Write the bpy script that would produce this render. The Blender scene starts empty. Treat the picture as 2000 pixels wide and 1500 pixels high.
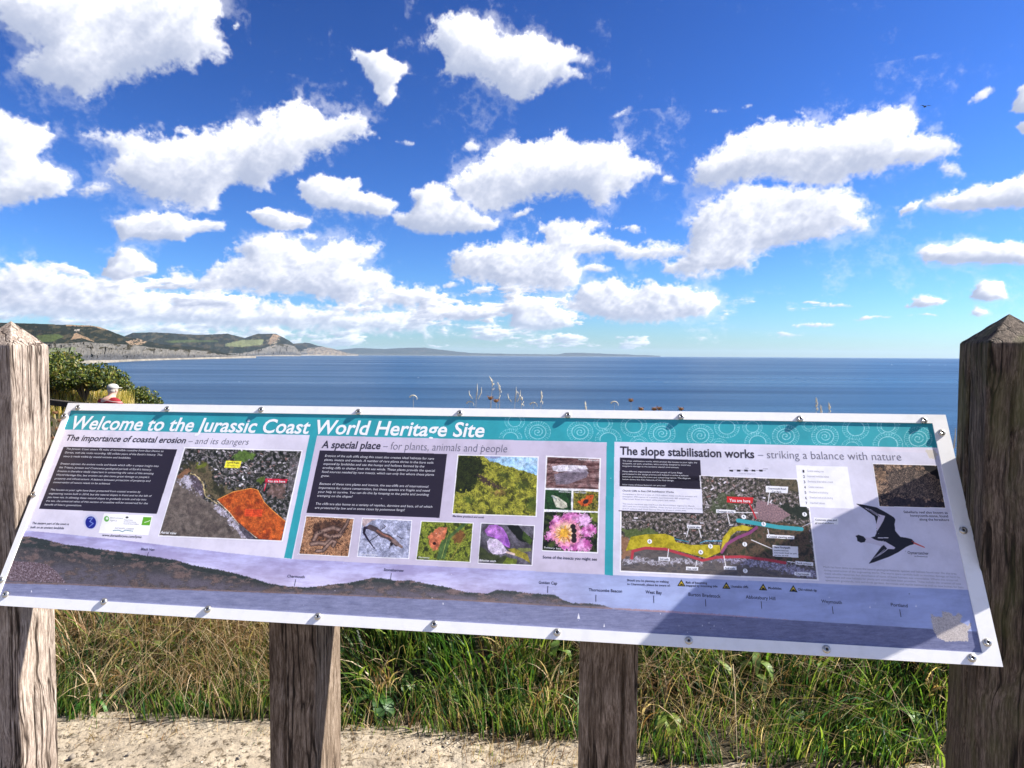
import bpy, math, random
import numpy as np
from mathutils import Matrix, Vector, noise as mnoise

S = bpy.context.scene
COL = S.collection
R = math.radians
# ------------------------------------------------------------------ camera
FPX = 1333.33                       # focal length in pixels of a 2000 px wide frame (24 mm on 36 mm)
EYE = np.array([0.0, 0.0, 1.6])
W3 = np.array([[9.99983180e-01, -5.79990245e-03, 0.0],
               [2.43377856e-04, 4.19616993e-02, -9.99119190e-01],
               [5.79479384e-03, 9.99102386e-01, 4.19624051e-02]])
cam_d = bpy.data.cameras.new('camera')
cam = bpy.data.objects.new('camera', cam_d)
COL.objects.link(cam)
cam_d.lens = 24.0
cam_d.sensor_width = 36.0
cam_d.clip_start = 0.05
cam_d.clip_end = 200000.0
cam.matrix_world = Matrix(W3.tolist()).to_4x4()
cam.location = EYE.tolist()
S.camera = cam

# ------------------------------------------------------------------ sun, sky, exposure
SUN_AZ, SUN_EL = 84.2, 41.5         # degrees right of straight ahead, degrees up
SUN_STRENGTH = 4.8
SKY_STRENGTH = 0.10
EXPOSURE = 1.58
S.view_settings.view_transform = 'Standard'
S.view_settings.look = 'None'
S.view_settings.gamma = 1.0
S.view_settings.use_curve_mapping = False
S.view_settings.exposure = EXPOSURE
S.cycles.volume_bounces = 0
S.cycles.max_bounces = 6
S.cycles.transparent_max_bounces = 8
sd = Vector((math.sin(R(SUN_AZ)) * math.cos(R(SUN_EL)), math.cos(R(SUN_AZ)) * math.cos(R(SUN_EL)), math.sin(R(SUN_EL))))
sun_d = bpy.data.lights.new('sun', 'SUN')
sun_d.energy = SUN_STRENGTH
sun_d.angle = R(0.53)
sun_d.color = (1.0, 0.95, 0.87)
sun = bpy.data.objects.new('sun', sun_d)
COL.objects.link(sun)
sun.rotation_euler = sd.to_track_quat('Z', 'Y').to_euler()
sun.location = (20, 5, 30)

rng = np.random.default_rng(11)


def sstep(a, b, x):
    t = np.clip((x - a) / (b - a), 0, 1)
    return t * t * (3 - 2 * t)


def spectral(n, beta, seed, lo=2):
    """a tile of fractal noise, unit spread, repeats without a seam"""
    r = np.random.default_rng(seed)
    f = np.fft.rfft2(r.standard_normal((n, n)))
    ky = np.fft.fftfreq(n)[:, None] * n
    kx = np.fft.rfftfreq(n)[None, :] * n
    k = np.hypot(kx, ky)
    f *= np.where(k < lo, 0, 1 / np.maximum(k, 1) ** beta)
    a = np.fft.irfft2(f, s=(n, n))
    return (a / a.std()).astype(np.float32)


def samp(tile, x, y):
    """bilinear lookup, x and y in tiles"""
    n = tile.shape[0]
    x = (x % 1.0) * n
    y = (y % 1.0) * n
    i = x.astype(np.int32)
    j = y.astype(np.int32)
    fx = (x - i).astype(np.float32)
    fy = (y - j).astype(np.float32)
    i %= n
    j %= n
    i1 = (i + 1) % n
    j1 = (j + 1) % n
    return (tile[j, i] * (1 - fx) + tile[j, i1] * fx) * (1 - fy) + (tile[j1, i] * (1 - fx) + tile[j1, i1] * fx) * fy


def new_image(name, arr, cs):
    h, w = arr.shape[:2]
    im = bpy.data.images.new(name, w, h, alpha=False, float_buffer=False)
    im.colorspace_settings.name = cs
    buf = np.ones((h, w, 4), np.float32)
    buf[:, :, :3] = np.clip(arr, 0, 1)
    im.pixels.foreach_set(buf.ravel())
    im.update()
    im.pack()
    return im


T_A = spectral(1024, 1.75, 1, 3)
BIG = None
T_B = spectral(1024, 1.35, 2, 6)

# ---- cumulus cover over the whole sky dome: red = cover, green = how sunlit
CW_, CH_, VP = 5120, 1100, 0.65
az = ((np.arange(CW_) + .5) / CW_ - .5) * 360.0
el = 90.0 * ((np.arange(CH_) + .5) / CH_) ** (1 / VP)
AZ, EL = np.meshgrid(az, el)
AZ = AZ.astype(np.float32)
EL = EL.astype(np.float32)
dx = np.sin(np.radians(AZ)) * np.cos(np.radians(EL))
dy = np.cos(np.radians(AZ)) * np.cos(np.radians(EL))
dz = np.sin(np.radians(EL))
cx = W3[0, 0] * dx + W3[1, 0] * dy + W3[2, 0] * dz
cy = W3[0, 1] * dx + W3[1, 1] * dy + W3[2, 1] * dz
cz = -(W3[0, 2] * dx + W3[1, 2] * dy + W3[2, 2] * dz)
front = cz > 0.15
PX = np.where(front, 1000 + FPX * cx / np.maximum(cz, .15), -9999).astype(np.float32)
PY = np.where(front, 750 - FPX * cy / np.maximum(cz, .15), -9999).astype(np.float32)
del dx, dy, dz, cx, cy, cz
# domain warp so that outlines curl
nA = samp(T_A, AZ / 90, EL / 90 + .3)
nB = samp(T_A, AZ / 45 + .37, EL / 45)
nC = samp(T_B, AZ / 30, EL / 30)
CP = [  # outlines of the larger clouds
    [(-40, -40), (440, -40), (438, 20), (425, 50), (440, 75), (445, 100), (430, 115), (400, 118), (375, 135), (345, 130), (320, 140), (290, 140), (255, 155), (215, 165), (200, 185), (170, 192),
     (120, 180), (80, 165), (50, 145), (60, 120), (85, 100), (60, 80), (30, 60), (5, 25), (-40, 20)],
    [(-40, 215), (0, 222), (20, 235), (60, 242), (90, 250), (108, 268), (95, 290), (78, 310), (85, 325), (120, 340), (150, 355), (145, 375), (110, 390), (60, 400), (30, 412), (-40, 410)],
    [(170, 265), (215, 260), (240, 266), (290, 263), (310, 268), (370, 255), (430, 245), (460, 238), (512, 243), (520, 215), (550, 205), (585, 200), (620, 212), (650, 225), (700, 225), (730, 250),
     (735, 262), (690, 262), (655, 275), (640, 290), (600, 305), (590, 325), (560, 335), (530, 350), (525, 370), (490, 360), (460, 355), (430, 370), (420, 395), (420, 412), (390, 410), (340, 397),
     (300, 387), (250, 362), (212, 337), (220, 315), (255, 300), (215, 285)],
    [(578, 343), (620, 336), (660, 343), (700, 340), (705, 360), (695, 370), (740, 376), (774, 395), (765, 422), (720, 417), (690, 417), (660, 402), (620, 405), (595, 392), (580, 365)],
    [(687, 98), (720, 103), (752, 95), (757, 115), (797, 130), (800, 147), (785, 152), (772, 165), (775, 187), (755, 207), (740, 197), (728, 165), (703, 145), (688, 120)],
    [(763, 420), (800, 408), (806, 368), (850, 352), (882, 368), (892, 390), (922, 395), (942, 420), (977, 430), (972, 447), (920, 457), (880, 460), (820, 462), (780, 442)],
    [(886, 350), (920, 333), (965, 308), (968, 298), (1000, 283), (1040, 280), (1075, 273), (1078, 256), (1097, 258), (1102, 276), (1130, 273), (1175, 275), (1224, 278), (1230, 300), (1267, 312),
     (1292, 335), (1260, 342), (1240, 357), (1220, 380), (1195, 380), (1190, 402), (1160, 400), (1120, 385), (1080, 392), (1030, 395), (985, 412), (950, 410), (920, 392), (888, 372)],
    [(848, 45), (880, 33), (920, 30), (967, 43), (972, 68), (1000, 70), (1050, 70), (1080, 81), (1125, 88), (1147, 112), (1110, 125), (1137, 142), (1100, 158), (1070, 172), (1045, 192), (1020, 205),
     (1003, 197), (985, 182), (950, 162), (920, 157), (880, 162), (858, 150), (868, 120), (855, 97), (836, 92), (850, 75)],
    [(1357, 362), (1366, 315), (1393, 288), (1415, 288), (1420, 273), (1470, 238), (1545, 226), (1600, 243), (1635, 243), (1660, 218), (1700, 223), (1750, 210), (1777, 216), (1792, 245), (1782, 265),
     (1815, 266), (1850, 268), (1882, 285), (1870, 302), (1835, 312), (1862, 325), (1877, 347), (1840, 347), (1820, 327), (1760, 332), (1700, 347), (1660, 352), (1640, 370), (1600, 374), (1560, 362),
     (1510, 352), (1450, 357), (1400, 367)],
    [(1368, 400), (1430, 373), (1450, 354), (1500, 356), (1530, 363), (1560, 363), (1660, 368), (1692, 405), (1670, 422), (1717, 425), (1700, 447), (1650, 460), (1600, 472), (1530, 482), (1470, 502),
     (1460, 527), (1400, 527), (1340, 537), (1293, 530), (1290, 508), (1330, 498), (1345, 468), (1350, 440), (1370, 425)],
    [(1058, 440), (1090, 426), (1120, 436), (1145, 431), (1172, 445), (1152, 457), (1200, 466), (1240, 478), (1300, 473), (1357, 468), (1342, 500), (1250, 507), (1200, 502), (1140, 496), (1130, 505),
     (1142, 540), (1130, 562), (1080, 562), (1000, 567), (940, 552), (880, 542), (856, 510), (868, 490), (920, 478), (980, 470), (1060, 473)],
    [(1128, 577), (1140, 558), (1190, 541), (1215, 546), (1225, 558), (1260, 545), (1340, 553), (1402, 568), (1412, 585), (1390, 607), (1330, 612), (1290, 622), (1210, 627), (1150, 614), (1108, 600)],
    [(1003, 583), (1040, 577), (1075, 587), (1112, 612), (1122, 637), (1050, 644), (998, 637)],
    [(848, 600), (900, 593), (960, 600), (1000, 612), (960, 622), (900, 624), (850, 618)],
    [(448, 480), (500, 453), (540, 450), (590, 463), (612, 490), (650, 468), (700, 465), (742, 480), (737, 500), (702, 517), (767, 545), (767, 562), (722, 577), (780, 560), (852, 568), (857, 592),
     (800, 602), (720, 602), (640, 584), (560, 574), (480, 572), (400, 566), (318, 554), (348, 518), (400, 538), (440, 500), (470, 500)],
    [(233, 472), (228, 438), (260, 428), (330, 408), (370, 423), (442, 428), (437, 447), (380, 452), (355, 472), (290, 467)],
    [(478, 408), (520, 400), (612, 425), (602, 442), (540, 447), (500, 427)],
    [(198, 540), (218, 508), (240, 488), (265, 485), (302, 513), (307, 532), (270, 537), (250, 554)],
    [(1816, 407), (1850, 393), (1880, 373), (1930, 358), (1960, 343), (2060, 323), (2060, 402), (1940, 407), (1870, 417)],
    [(1755, 418), (1780, 403), (1807, 400), (1790, 417), (1765, 427)],
    [(1808, 492), (1870, 478), (1885, 463), (1910, 466), (1925, 473), (1960, 465), (2060, 478), (2060, 512), (1960, 512), (1880, 517), (1820, 514)],
    [(1898, 582), (1930, 550), (1960, 550), (1972, 582), (1930, 587)], [(1760, 602), (1800, 581), (1852, 588), (1820, 604)], [(1893, 613), (1915, 600), (1942, 612), (1910, 618)],
    [(1960, 215), (1985, 175), (2010, 150), (2050, 130), (2050, 225), (1990, 220)], [(1968, 245), (1990, 230), (2040, 225), (2040, 262), (1985, 262)],
    [(-40, 518), (30, 520), (100, 523), (180, 538), (260, 560), (340, 578), (420, 584), (560, 592), (700, 607), (830, 622), (840, 650), (700, 652), (400, 652), (0, 622), (-40, 622)]]
CL = [  # small scraps: x, y, rx, ry, angle, strength
    (925, 290, 17, 11, 0, .55), (790, 275, 28, 8, 8, .35), (1215, 220, 26, 8, -25, .22), (1400, 218, 34, 8, 0, .35), (1455, 208, 20, 5, -25, .22), (1915, 188, 36, 11, -32, .45), (1310, 348, 18, 9, 20, .5),
    (1168, 523, 30, 9, 0, .6), (1225, 450, 42, 10, 8, .5), (1630, 600, 38, 5, 0, .5), (1700, 625, 60, 5, -5, .4), (1810, 618, 60, 3, 0, .35), (880, 558, 22, 10, 0, .5), (1020, 418, 26, 10, -20, .4),
    (460, 52, 14, 8, -20, .25), (360, 250, 40, 12, 15, .45), (180, 375, 60, 16, -12, .30), (800, 148, 40, 4, 5, .15), (605, 455, 24, 14, 0, .6), (1590, 640, 60, 6, 0, .4)]


def seg_poly(x, y, pts):
    """signed distance to an outline, positive inside"""
    pts = np.asarray(pts, np.float32)
    d2 = np.full(x.shape, 1e9, np.float32)
    ins = np.zeros(x.shape, bool)
    for i_ in range(len(pts)):
        (x0_, y0_), (x1_, y1_) = pts[i_ - 1], pts[i_]
        ex, ey = x1_ - x0_, y1_ - y0_
        t_ = np.clip(((x - x0_) * ex + (y - y0_) * ey) / (ex * ex + ey * ey + 1e-6), 0, 1)
        d2 = np.minimum(d2, (x - x0_ - t_ * ex) ** 2 + (y - y0_ - t_ * ey) ** 2)
        if y0_ != y1_:
            ins ^= ((y0_ > y) != (y1_ > y)) & (x < (x1_ - x0_) * (y - y0_) / (y1_ - y0_) + x0_)
    return np.where(ins, 1, -1) * np.sqrt(d2)


B = np.full(PX.shape, -1.0, np.float32)
r0, r1 = np.searchsorted(el, [0, 48])
c0, c1 = np.searchsorted(az, [-52, 52])
sl = (slice(r0, r1), slice(c0, c1))
px, py = PX[sl], PY[sl]
wx = px + nB[sl] * 4 + nC[sl] * 2.0
wy = py + nA[sl] * 3 + nC[sl] * 1.2
Bs = B[sl]


def window(x0_, x1_, y0_, y1_):
    m_ = (px > x0_) & (px < x1_) & (py > y0_) & (py < y1_)
    ii = np.nonzero(m_.any(1))[0]
    jj = np.nonzero(m_.any(0))[0]
    return (slice(ii[0], ii[-1] + 1), slice(jj[0], jj[-1] + 1)) if len(ii) and len(jj) else None


for pts in CP:
    xs_, ys_ = zip(*pts)
    q = window(min(xs_) - 45, max(xs_) + 45, min(ys_) - 35, max(ys_) + 35)
    if q is None:
        continue
    ar = abs(sum(xs_[k - 1] * ys_[k] - xs_[k] * ys_[k - 1] for k in range(len(pts)))) / 2
    sc = max(7.0, .13 * math.sqrt(ar))
    Bs[q] = np.maximum(Bs[q], np.clip(seg_poly(wx[q], wy[q], pts) / sc, -1, 1) * .85 + .16)
for (x, y, rx, ry, a, st_) in CL:
    k = 2 * max(rx, ry)
    q = window(x - k, x + k, y - k, y + k)
    if q is None:
        continue
    ca, sa = math.cos(R(a)), math.sin(R(a))
    ux = (wx[q] - x) * ca + (wy[q] - y) * sa
    uy = -(wx[q] - x) * sa + (wy[q] - y) * ca
    Bs[q] = np.maximum(Bs[q], st_ - .75 * (ux / rx) ** 2 - .75 * (uy / ry) ** 2)
B[sl] = np.maximum(Bs, -1)
del wx, wy, px, py, Bs
# the rest of the sky carries the same broken cumulus
inview = sstep(-260, -20, PX) * sstep(2260, 2020, PX) * sstep(-420, -60, PY)
lowaz = .7 * samp(T_A, AZ / 24, EL / 7 + .6) + .5 * samp(T_A, AZ / 70, EL / 20 + .2)
gen = samp(T_A, AZ / 60 + .21, EL / 34 + .11) * .62 + samp(T_A, AZ / 20, EL / 14 + .7) * .3 - .42
band = sstep(9, 4.5, EL) * sstep(0.05, .8, EL)
gap = sstep(4, 24, AZ) * sstep(75, 50, AZ)                 # the clear part of the horizon lies to the right
bandv = lowaz * .6 + .06 - 1.25 * gap
low = samp(T_B, AZ / 40 + .1, EL / 9 + .2) * .2
D = B * inview + (gen) * (1 - inview)
D = np.maximum(D, (bandv + low) * band - (1 - band) * 2)
bil = np.clip(1 - 2 * np.abs(samp(T_A, AZ / 16 + .5, EL / 13 + .4)) * .62, -.7, 1)          # cauliflower billows
bil2 = np.clip(1 - 2 * np.abs(samp(T_A, AZ / 7 + .1, EL / 6 + .8)) * .62, -.8, 1)
low_e = sstep(9, 4, EL)
fr = sstep(-.9, .1, B) 
D = D + .17 * bil + .12 * bil2 + .08 * np.clip(nB, -1.6, 1.6) + .075 * nC - .06
cover = sstep(-0.14, .52 - .12 * low_e, D)
wisp = sstep(-.75, .05, D) * .30 * sstep(-.2, 1.3, nB + .35 * nC)
# optical depth marched toward the sun (up and to the right)
dens = np.clip(D + .10, 0, 1.25)


def look(n, dr, dc):
    a_ = np.zeros_like(dens)
    for k in range(1, n + 1):
        a_ += np.roll(np.roll(dens, int(round(-k * dr)), 0), int(round(-k * dc)), 1)
    return a_ / n


big_ = look(6, 7, 7) - look(5, -6, -5)
mid_ = look(4, 3.4, 3.6) - look(3, -3, -3)
sml_ = look(2, 1.5, 1.5) - look(2, -1, -1)
hi = sstep(5, 16, EL)
lit = .50 - .62 * (big_ * hi + mid_ * (1 - hi)) - .30 * (mid_ * hi + sml_ * (1 - hi)) - .22 * sml_
lit = lit - .17 * sstep(.35, 1.1, dens) + .05 * nB + .03 * nC
lit += (1 - sstep(.0, .45, dens)) * .14
lit = lit + .07 * bil2 * sstep(.2, .7, dens) + .05 * bil
lit = .47 + .48 * np.tanh((lit - .56) * 1.55)
cover = np.clip(np.maximum(cover, wisp), 0, 1)
img_cloud = new_image('cloud_cover', np.dstack([cover, np.clip(lit, 0, 1), cover]), 'Non-Color')
del AZ, EL, PX, PY, nA, nB, nC, B, D, bil, bil2, cover, dens, big_, mid_, sml_, hi, fr, lit, gen, lowaz, low, band, bandv, gap, inview, front, wisp

world = bpy.data.worlds.new('World')
S.world = world
world.use_nodes = True
nt = world.node_tree
nt.nodes.clear()


def N(nt, t, **kw):
    n = nt.nodes.new(t)
    for k, v in kw.items():
        if k in ('loc',):
            continue
        if hasattr(n, k) and not (k in n.inputs):
            setattr(n, k, v)
        else:
            n.inputs[k].default_value = v
    return n


def M2(nt, op, a, b=None, c=None, clamp=False):
    n = nt.nodes.new('ShaderNodeMath')
    n.operation = op
    n.use_clamp = clamp
    for i, x in enumerate((a, b, c)):
        if x is None:
            continue
        if isinstance(x, (int, float)):
            n.inputs[i].default_value = x
        else:
            nt.links.new(x, n.inputs[i])
    return n.outputs[0]


def mixc(nt, f, a, b, mode='MIX'):
    n = nt.nodes.new('ShaderNodeMix')
    n.data_type = 'RGBA'
    n.blend_type = mode
    for s, x in ((0, f), (6, a), (7, b)):
        if hasattr(x, 'node'):
            nt.links.new(x, n.inputs[s])
        elif isinstance(x, (int, float)):
            n.inputs[s].default_value = x
        else:
            n.inputs[s].default_value = (*x, 1)
    return n.outputs[2]


sky = nt.nodes.new('ShaderNodeTexSky')
sky.sky_type = 'NISHITA'
sky.sun_disc = False
sky.sun_elevation = R(SUN_EL)
sky.sun_rotation = R(SUN_AZ)
sky.altitude = 50
sky.air_density = 1.0
sky.dust_density = 0.3
sky.ozone_density = 3.0
tc = nt.nodes.new('ShaderNodeTexCoord')
sep = nt.nodes.new('ShaderNodeSeparateXYZ')
nt.links.new(tc.outputs['Generated'], sep.inputs[0])
a_ = M2(nt, 'ARCTAN2', sep.outputs[0], sep.outputs[1])
u_ = M2(nt, 'ADD', M2(nt, 'DIVIDE', a_, 2 * math.pi), 0.5)
e_ = M2(nt, 'ARCSINE', M2(nt, 'MAXIMUM', sep.outputs[2], 0.0, clamp=True))
v_ = M2(nt, 'POWER', M2(nt, 'DIVIDE', e_, math.pi / 2), VP)
v_ = M2(nt, 'MINIMUM', v_, 0.9995)
cmb = nt.nodes.new('ShaderNodeCombineXYZ')
nt.links.new(u_, cmb.inputs[0])
nt.links.new(v_, cmb.inputs[1])
it = nt.nodes.new('ShaderNodeTexImage')
it.image = img_cloud
it.interpolation = 'Linear'
it.extension = 'EXTEND'
nt.links.new(cmb.outputs[0], it.inputs[0])
sc_ = nt.nodes.new('ShaderNodeSeparateColor')
nt.links.new(it.outputs[0], sc_.inputs[0])
lit_ = sc_.outputs[1]
CLOUD_DARK, CLOUD_LIT = (1.55, 1.78, 2.4), (4.9, 4.85, 4.95)
cc = mixc(nt, lit_, CLOUD_DARK, CLOUD_LIT)
# the deep blue of clear sea air: steeper from pale horizon to dark zenith
skyc = mixc(nt, 1.0, sky.outputs[0], (0.62 * .18, 0.86 * .18, 1.18 * .18), 'MULTIPLY')
gm = nt.nodes.new('ShaderNodeGamma')
gm.inputs[1].default_value = 1.6
nt.links.new(skyc, gm.inputs[0])
skyc = mixc(nt, 1.0, gm.outputs[0], (.84 / .299, .74 / .299, .68 / .299), 'MULTIPLY')
cov = M2(nt, 'MULTIPLY', sc_.outputs[0], M2(nt, 'MULTIPLY_ADD', M2(nt, 'DIVIDE', e_, 0.06, clamp=True), 0.4, 0.6))
fin = mixc(nt, cov, skyc, cc)
bg = nt.nodes.new('ShaderNodeBackground')
bg.inputs['Strength'].default_value = SKY_STRENGTH
out = nt.nodes.new('ShaderNodeOutputWorld')
nt.links.new(fin, bg.inputs[0])
nt.links.new(bg.outputs[0], out.inputs[0])
world.cycles.sampling_method = 'MANUAL'
world.cycles.sample_map_resolution = 1024

# ------------------------------------------------------------------ helpers
def ray(x, y):
    x = np.asarray(x, float)
    y = np.asarray(y, float)
    c = np.stack([(x - 1000) / FPX, -(y - 750) / FPX, -np.ones_like(x)], -1)
    return c @ W3.T


def at(x, y, dist):
    """world point seen at a photo pixel, at a horizontal distance"""
    r = ray(x, y)
    h = np.hypot(r[..., 0], r[..., 1])
    return EYE + r * (np.asarray(dist) / h)[..., None] if r.ndim > 1 else EYE + r * (dist / h)


def tag(o, label=None, cat=None, group=None, kind=None):
    for k, v in (('label', label), ('category', cat), ('group', group), ('kind', kind)):
        if v:
            o[k] = v
    return o


def empty(name, loc, label=None, cat=None, group=None):
    o = bpy.data.objects.new(name, None)
    o.empty_display_size = 0.1
    o.location = [float(c) for c in loc]
    COL.objects.link(o)
    o['_w'] = [float(c) for c in loc]
    return tag(o, label, cat, group)


WORLD_LOC = {}


def mesh_ob(name, V, F, mat=None, parent=None, loc=None, smooth=False, col=None, uv=None):
    """vertices in world space; stored relative to the object's own origin"""
    V = np.asarray(V, float).reshape(-1, 3)
    if loc is None:
        loc = WORLD_LOC.get(parent.name, (0, 0, 0)) if parent else (0, 0, 0)
    loc = np.asarray(loc, float)
    me = bpy.data.meshes.new(name)
    if isinstance(F, np.ndarray):
        n = F.shape[1]
        me.vertices.add(len(V))
        me.vertices.foreach_set('co', (V - loc).astype(np.float32).ravel())
        me.loops.add(F.size)
        me.loops.foreach_set('vertex_index', F.astype(np.int32).ravel())
        me.polygons.add(len(F))
        me.polygons.foreach_set('loop_start', np.arange(0, F.size, n, dtype=np.int32))
        me.polygons.foreach_set('loop_total', np.full(len(F), n, np.int32))
        me.update(calc_edges=True)
    else:
        me.from_pydata([tuple(v) for v in (V - loc)], [], F)
        me.update()
    if col is not None:
        a = me.color_attributes.new('Col', 'FLOAT_COLOR', 'POINT')
        c4 = np.ones((len(V), 4), np.float32)
        c4[:, :3] = col
        a.data.foreach_set('color', c4.ravel())
    if uv is not None:
        l = me.uv_layers.new(name='UVMap')
        idx = np.empty(len(me.loops), np.int32)
        me.loops.foreach_get('vertex_index', idx)
        l.data.foreach_set('uv', np.asarray(uv, np.float32)[idx].ravel())
    if smooth:
        me.polygons.foreach_set('use_smooth', np.ones(len(me.polygons), bool))
    if mat:
        me.materials.append(mat)
    o = bpy.data.objects.new(name, me)
    COL.objects.link(o)
    if parent:
        o.parent = parent
        pl = np.array(WORLD_LOC.get(parent.name, (0, 0, 0)))
        o.location = (loc - pl).tolist()
    else:
        o.location = loc.tolist()
    WORLD_LOC[o.name] = tuple(loc)
    return o


def root(name, loc, label, cat, group=None):
    o = empty(name, loc, label, cat, group)
    del o['_w']
    WORLD_LOC[o.name] = tuple(float(c) for c in loc)
    return o


class MB:
    def __init__(s):
        s.v, s.f, s.n = [], [], 0

    def add(s, v, f):
        v = np.asarray(v, float).reshape(-1, 3)
        s.v.append(v)
        s.f += [tuple(i + s.n for i in q) for q in f]
        s.n += len(v)

    def box(s, c, ax, ay, az, bev=0):
        c, ax, ay, az = (np.asarray(q, float) for q in (c, ax, ay, az))
        vs = [c + i * ax + j * ay + k * az for k in (-1, 1) for j in (-1, 1) for i in (-1, 1)]
        s.add(vs, [(0, 2, 3, 1), (4, 5, 7, 6), (0, 1, 5, 4), (2, 6, 7, 3), (0, 4, 6, 2), (1, 3, 7, 5)])

    def tube(s, pts, rad, n=6, cap=True):
        pts = np.asarray(pts, float)
        rad = np.broadcast_to(np.asarray(rad, float), (len(pts),))
        t = np.gradient(pts, axis=0)
        t /= np.linalg.norm(t, axis=1)[:, None] + 1e-12
        up = np.array([0, 0, 1.]) if abs(t[0, 2]) < .9 else np.array([1., 0, 0])
        V = []
        for p, d, r in zip(pts, t, rad):
            a = np.cross(d, up)
            a /= np.linalg.norm(a) + 1e-12
            b = np.cross(a, d)
            up = b
            for k in range(n):
                th = 2 * math.pi * k / n
                V.append(p + r * (math.cos(th) * a + math.sin(th) * b))
        F = []
        for i in range(len(pts) - 1):
            for k in range(n):
                F.append((i * n + k, i * n + (k + 1) % n, (i + 1) * n + (k + 1) % n, (i + 1) * n + k))
        if cap:
            F.append(tuple(range(n))[::-1])
            F.append(tuple((len(pts) - 1) * n + k for k in range(n)))
        s.add(V, F)

    def ball(s, c, r, seg=10, rings=6, axes=None):
        c = np.asarray(c, float)
        A = np.eye(3) if axes is None else np.asarray(axes, float)
        r = np.broadcast_to(np.asarray(r, float), (3,))
        V = [c - A[2] * r[2]]
        for i in range(1, rings):
            ph = math.pi * i / rings - math.pi / 2
            for k in range(seg):
                th = 2 * math.pi * k / seg
                V.append(c + A[0] * r[0] * math.cos(ph) * math.cos(th) + A[1] * r[1] * math.cos(ph) * math.sin(th) + A[2] * r[2] * math.sin(ph))
        V.append(c + A[2] * r[2])
        F = [(0, 1 + (k + 1) % seg, 1 + k) for k in range(seg)]
        for i in range(rings - 2):
            for k in range(seg):
                a, b = 1 + i * seg + k, 1 + i * seg + (k + 1) % seg
                F.append((a, b, b + seg, a + seg))
        l = len(V) - 1
        F += [(l, 1 + (rings - 2) * seg + k, 1 + (rings - 2) * seg + (k + 1) % seg) for k in range(seg)]
        s.add(V, F)

    def build(s, name, mat, parent=None, loc=None, smooth=False, col=None):
        return mesh_ob(name, np.concatenate(s.v), s.f, mat, parent, loc, smooth, col)


def material(name, base=(.5, .5, .5), rough=.6, spec=.5, metal=0.0):
    m = bpy.data.materials.new(name)
    m.use_nodes = True
    b = m.node_tree.nodes['Principled BSDF']
    b.inputs['Base Color'].default_value = (*base, 1)
    b.inputs['Roughness'].default_value = rough
    b.inputs['Specular IOR Level'].default_value = spec
    b.inputs['Metallic'].default_value = metal
    return m, m.node_tree, b


def tex_noise(nt, scale, detail=6, rough=.6, mapping=(1, 1, 1), coord='Object', vec=None):
    n = nt.nodes.new('ShaderNodeTexNoise')
    n.inputs['Scale'].default_value = scale
    n.inputs['Detail'].default_value = detail
    n.inputs['Roughness'].default_value = rough
    mp = nt.nodes.new('ShaderNodeMapping')
    mp.inputs['Scale'].default_value = mapping
    if vec is None:
        t = nt.nodes.new('ShaderNodeTexCoord')
        vec = t.outputs[coord]
    nt.links.new(vec, mp.inputs[0])
    nt.links.new(mp.outputs[0], n.inputs['Vector'])
    return n.outputs[0]


def ramp(nt, f, stops):
    r = nt.nodes.new('ShaderNodeValToRGB')
    while len(r.color_ramp.elements) < len(stops):
        r.color_ramp.elements.new(.5)
    for e, (p, c) in zip(r.color_ramp.elements, stops):
        e.position = p
        e.color = (*c, 1) if len(c) == 3 else c
    nt.links.new(f, r.inputs[0])
    return r.outputs[0]


def bump(nt, b, h, strength, dist):
    n = nt.nodes.new('ShaderNodeBump')
    n.inputs['Strength'].default_value = strength
    n.inputs['Distance'].default_value = dist
    nt.links.new(h, n.inputs['Height'])
    nt.links.new(n.outputs[0], b.inputs['Normal'])
    return n


def speckled(name, c1, c2, scale, rough=.7, bs=.3, bd=.01, mapping=(1, 1, 1), spec=.3):
    m, nt, b = material(name, c1, rough, spec)
    f = tex_noise(nt, scale, 6, .65, mapping)
    nt.links.new(ramp(nt, f, [(.3, c1), (.7, c2)]), b.inputs['Base Color'])
    bump(nt, b, f, bs, bd)
    return m


def attr_mat(name, rough=.6, spec=.25, trans=0.0, vary=0.0, scale=3.0):
    m, nt, b = material(name, (.5, .5, .5), rough, spec)
    a = nt.nodes.new('ShaderNodeVertexColor')
    a.layer_name = 'Col'
    c = a.outputs[0]
    if vary:
        f = tex_noise(nt, scale, 5)
        c = mixc(nt, 1.0, c, ramp(nt, f, [(.25, (1 - vary,) * 3), (.75, (1 + vary * .3,) * 3)]), 'MULTIPLY')
    nt.links.new(c, b.inputs['Base Color'])
    if trans:
        t = nt.nodes.new('ShaderNodeBsdfTranslucent')
        nt.links.new(mixc(nt, 1.0, c, (1.25, 1.3, .7), 'MULTIPLY'), t.inputs[0])
        mx = nt.nodes.new('ShaderNodeMixShader')
        mx.inputs[0].default_value = trans
        nt.links.new(b.outputs[0], mx.inputs[1])
        nt.links.new(t.outputs[0], mx.inputs[2])
        nt.links.new(mx.outputs[0], nt.nodes['Material Output'].inputs[0])
    return m


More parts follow.
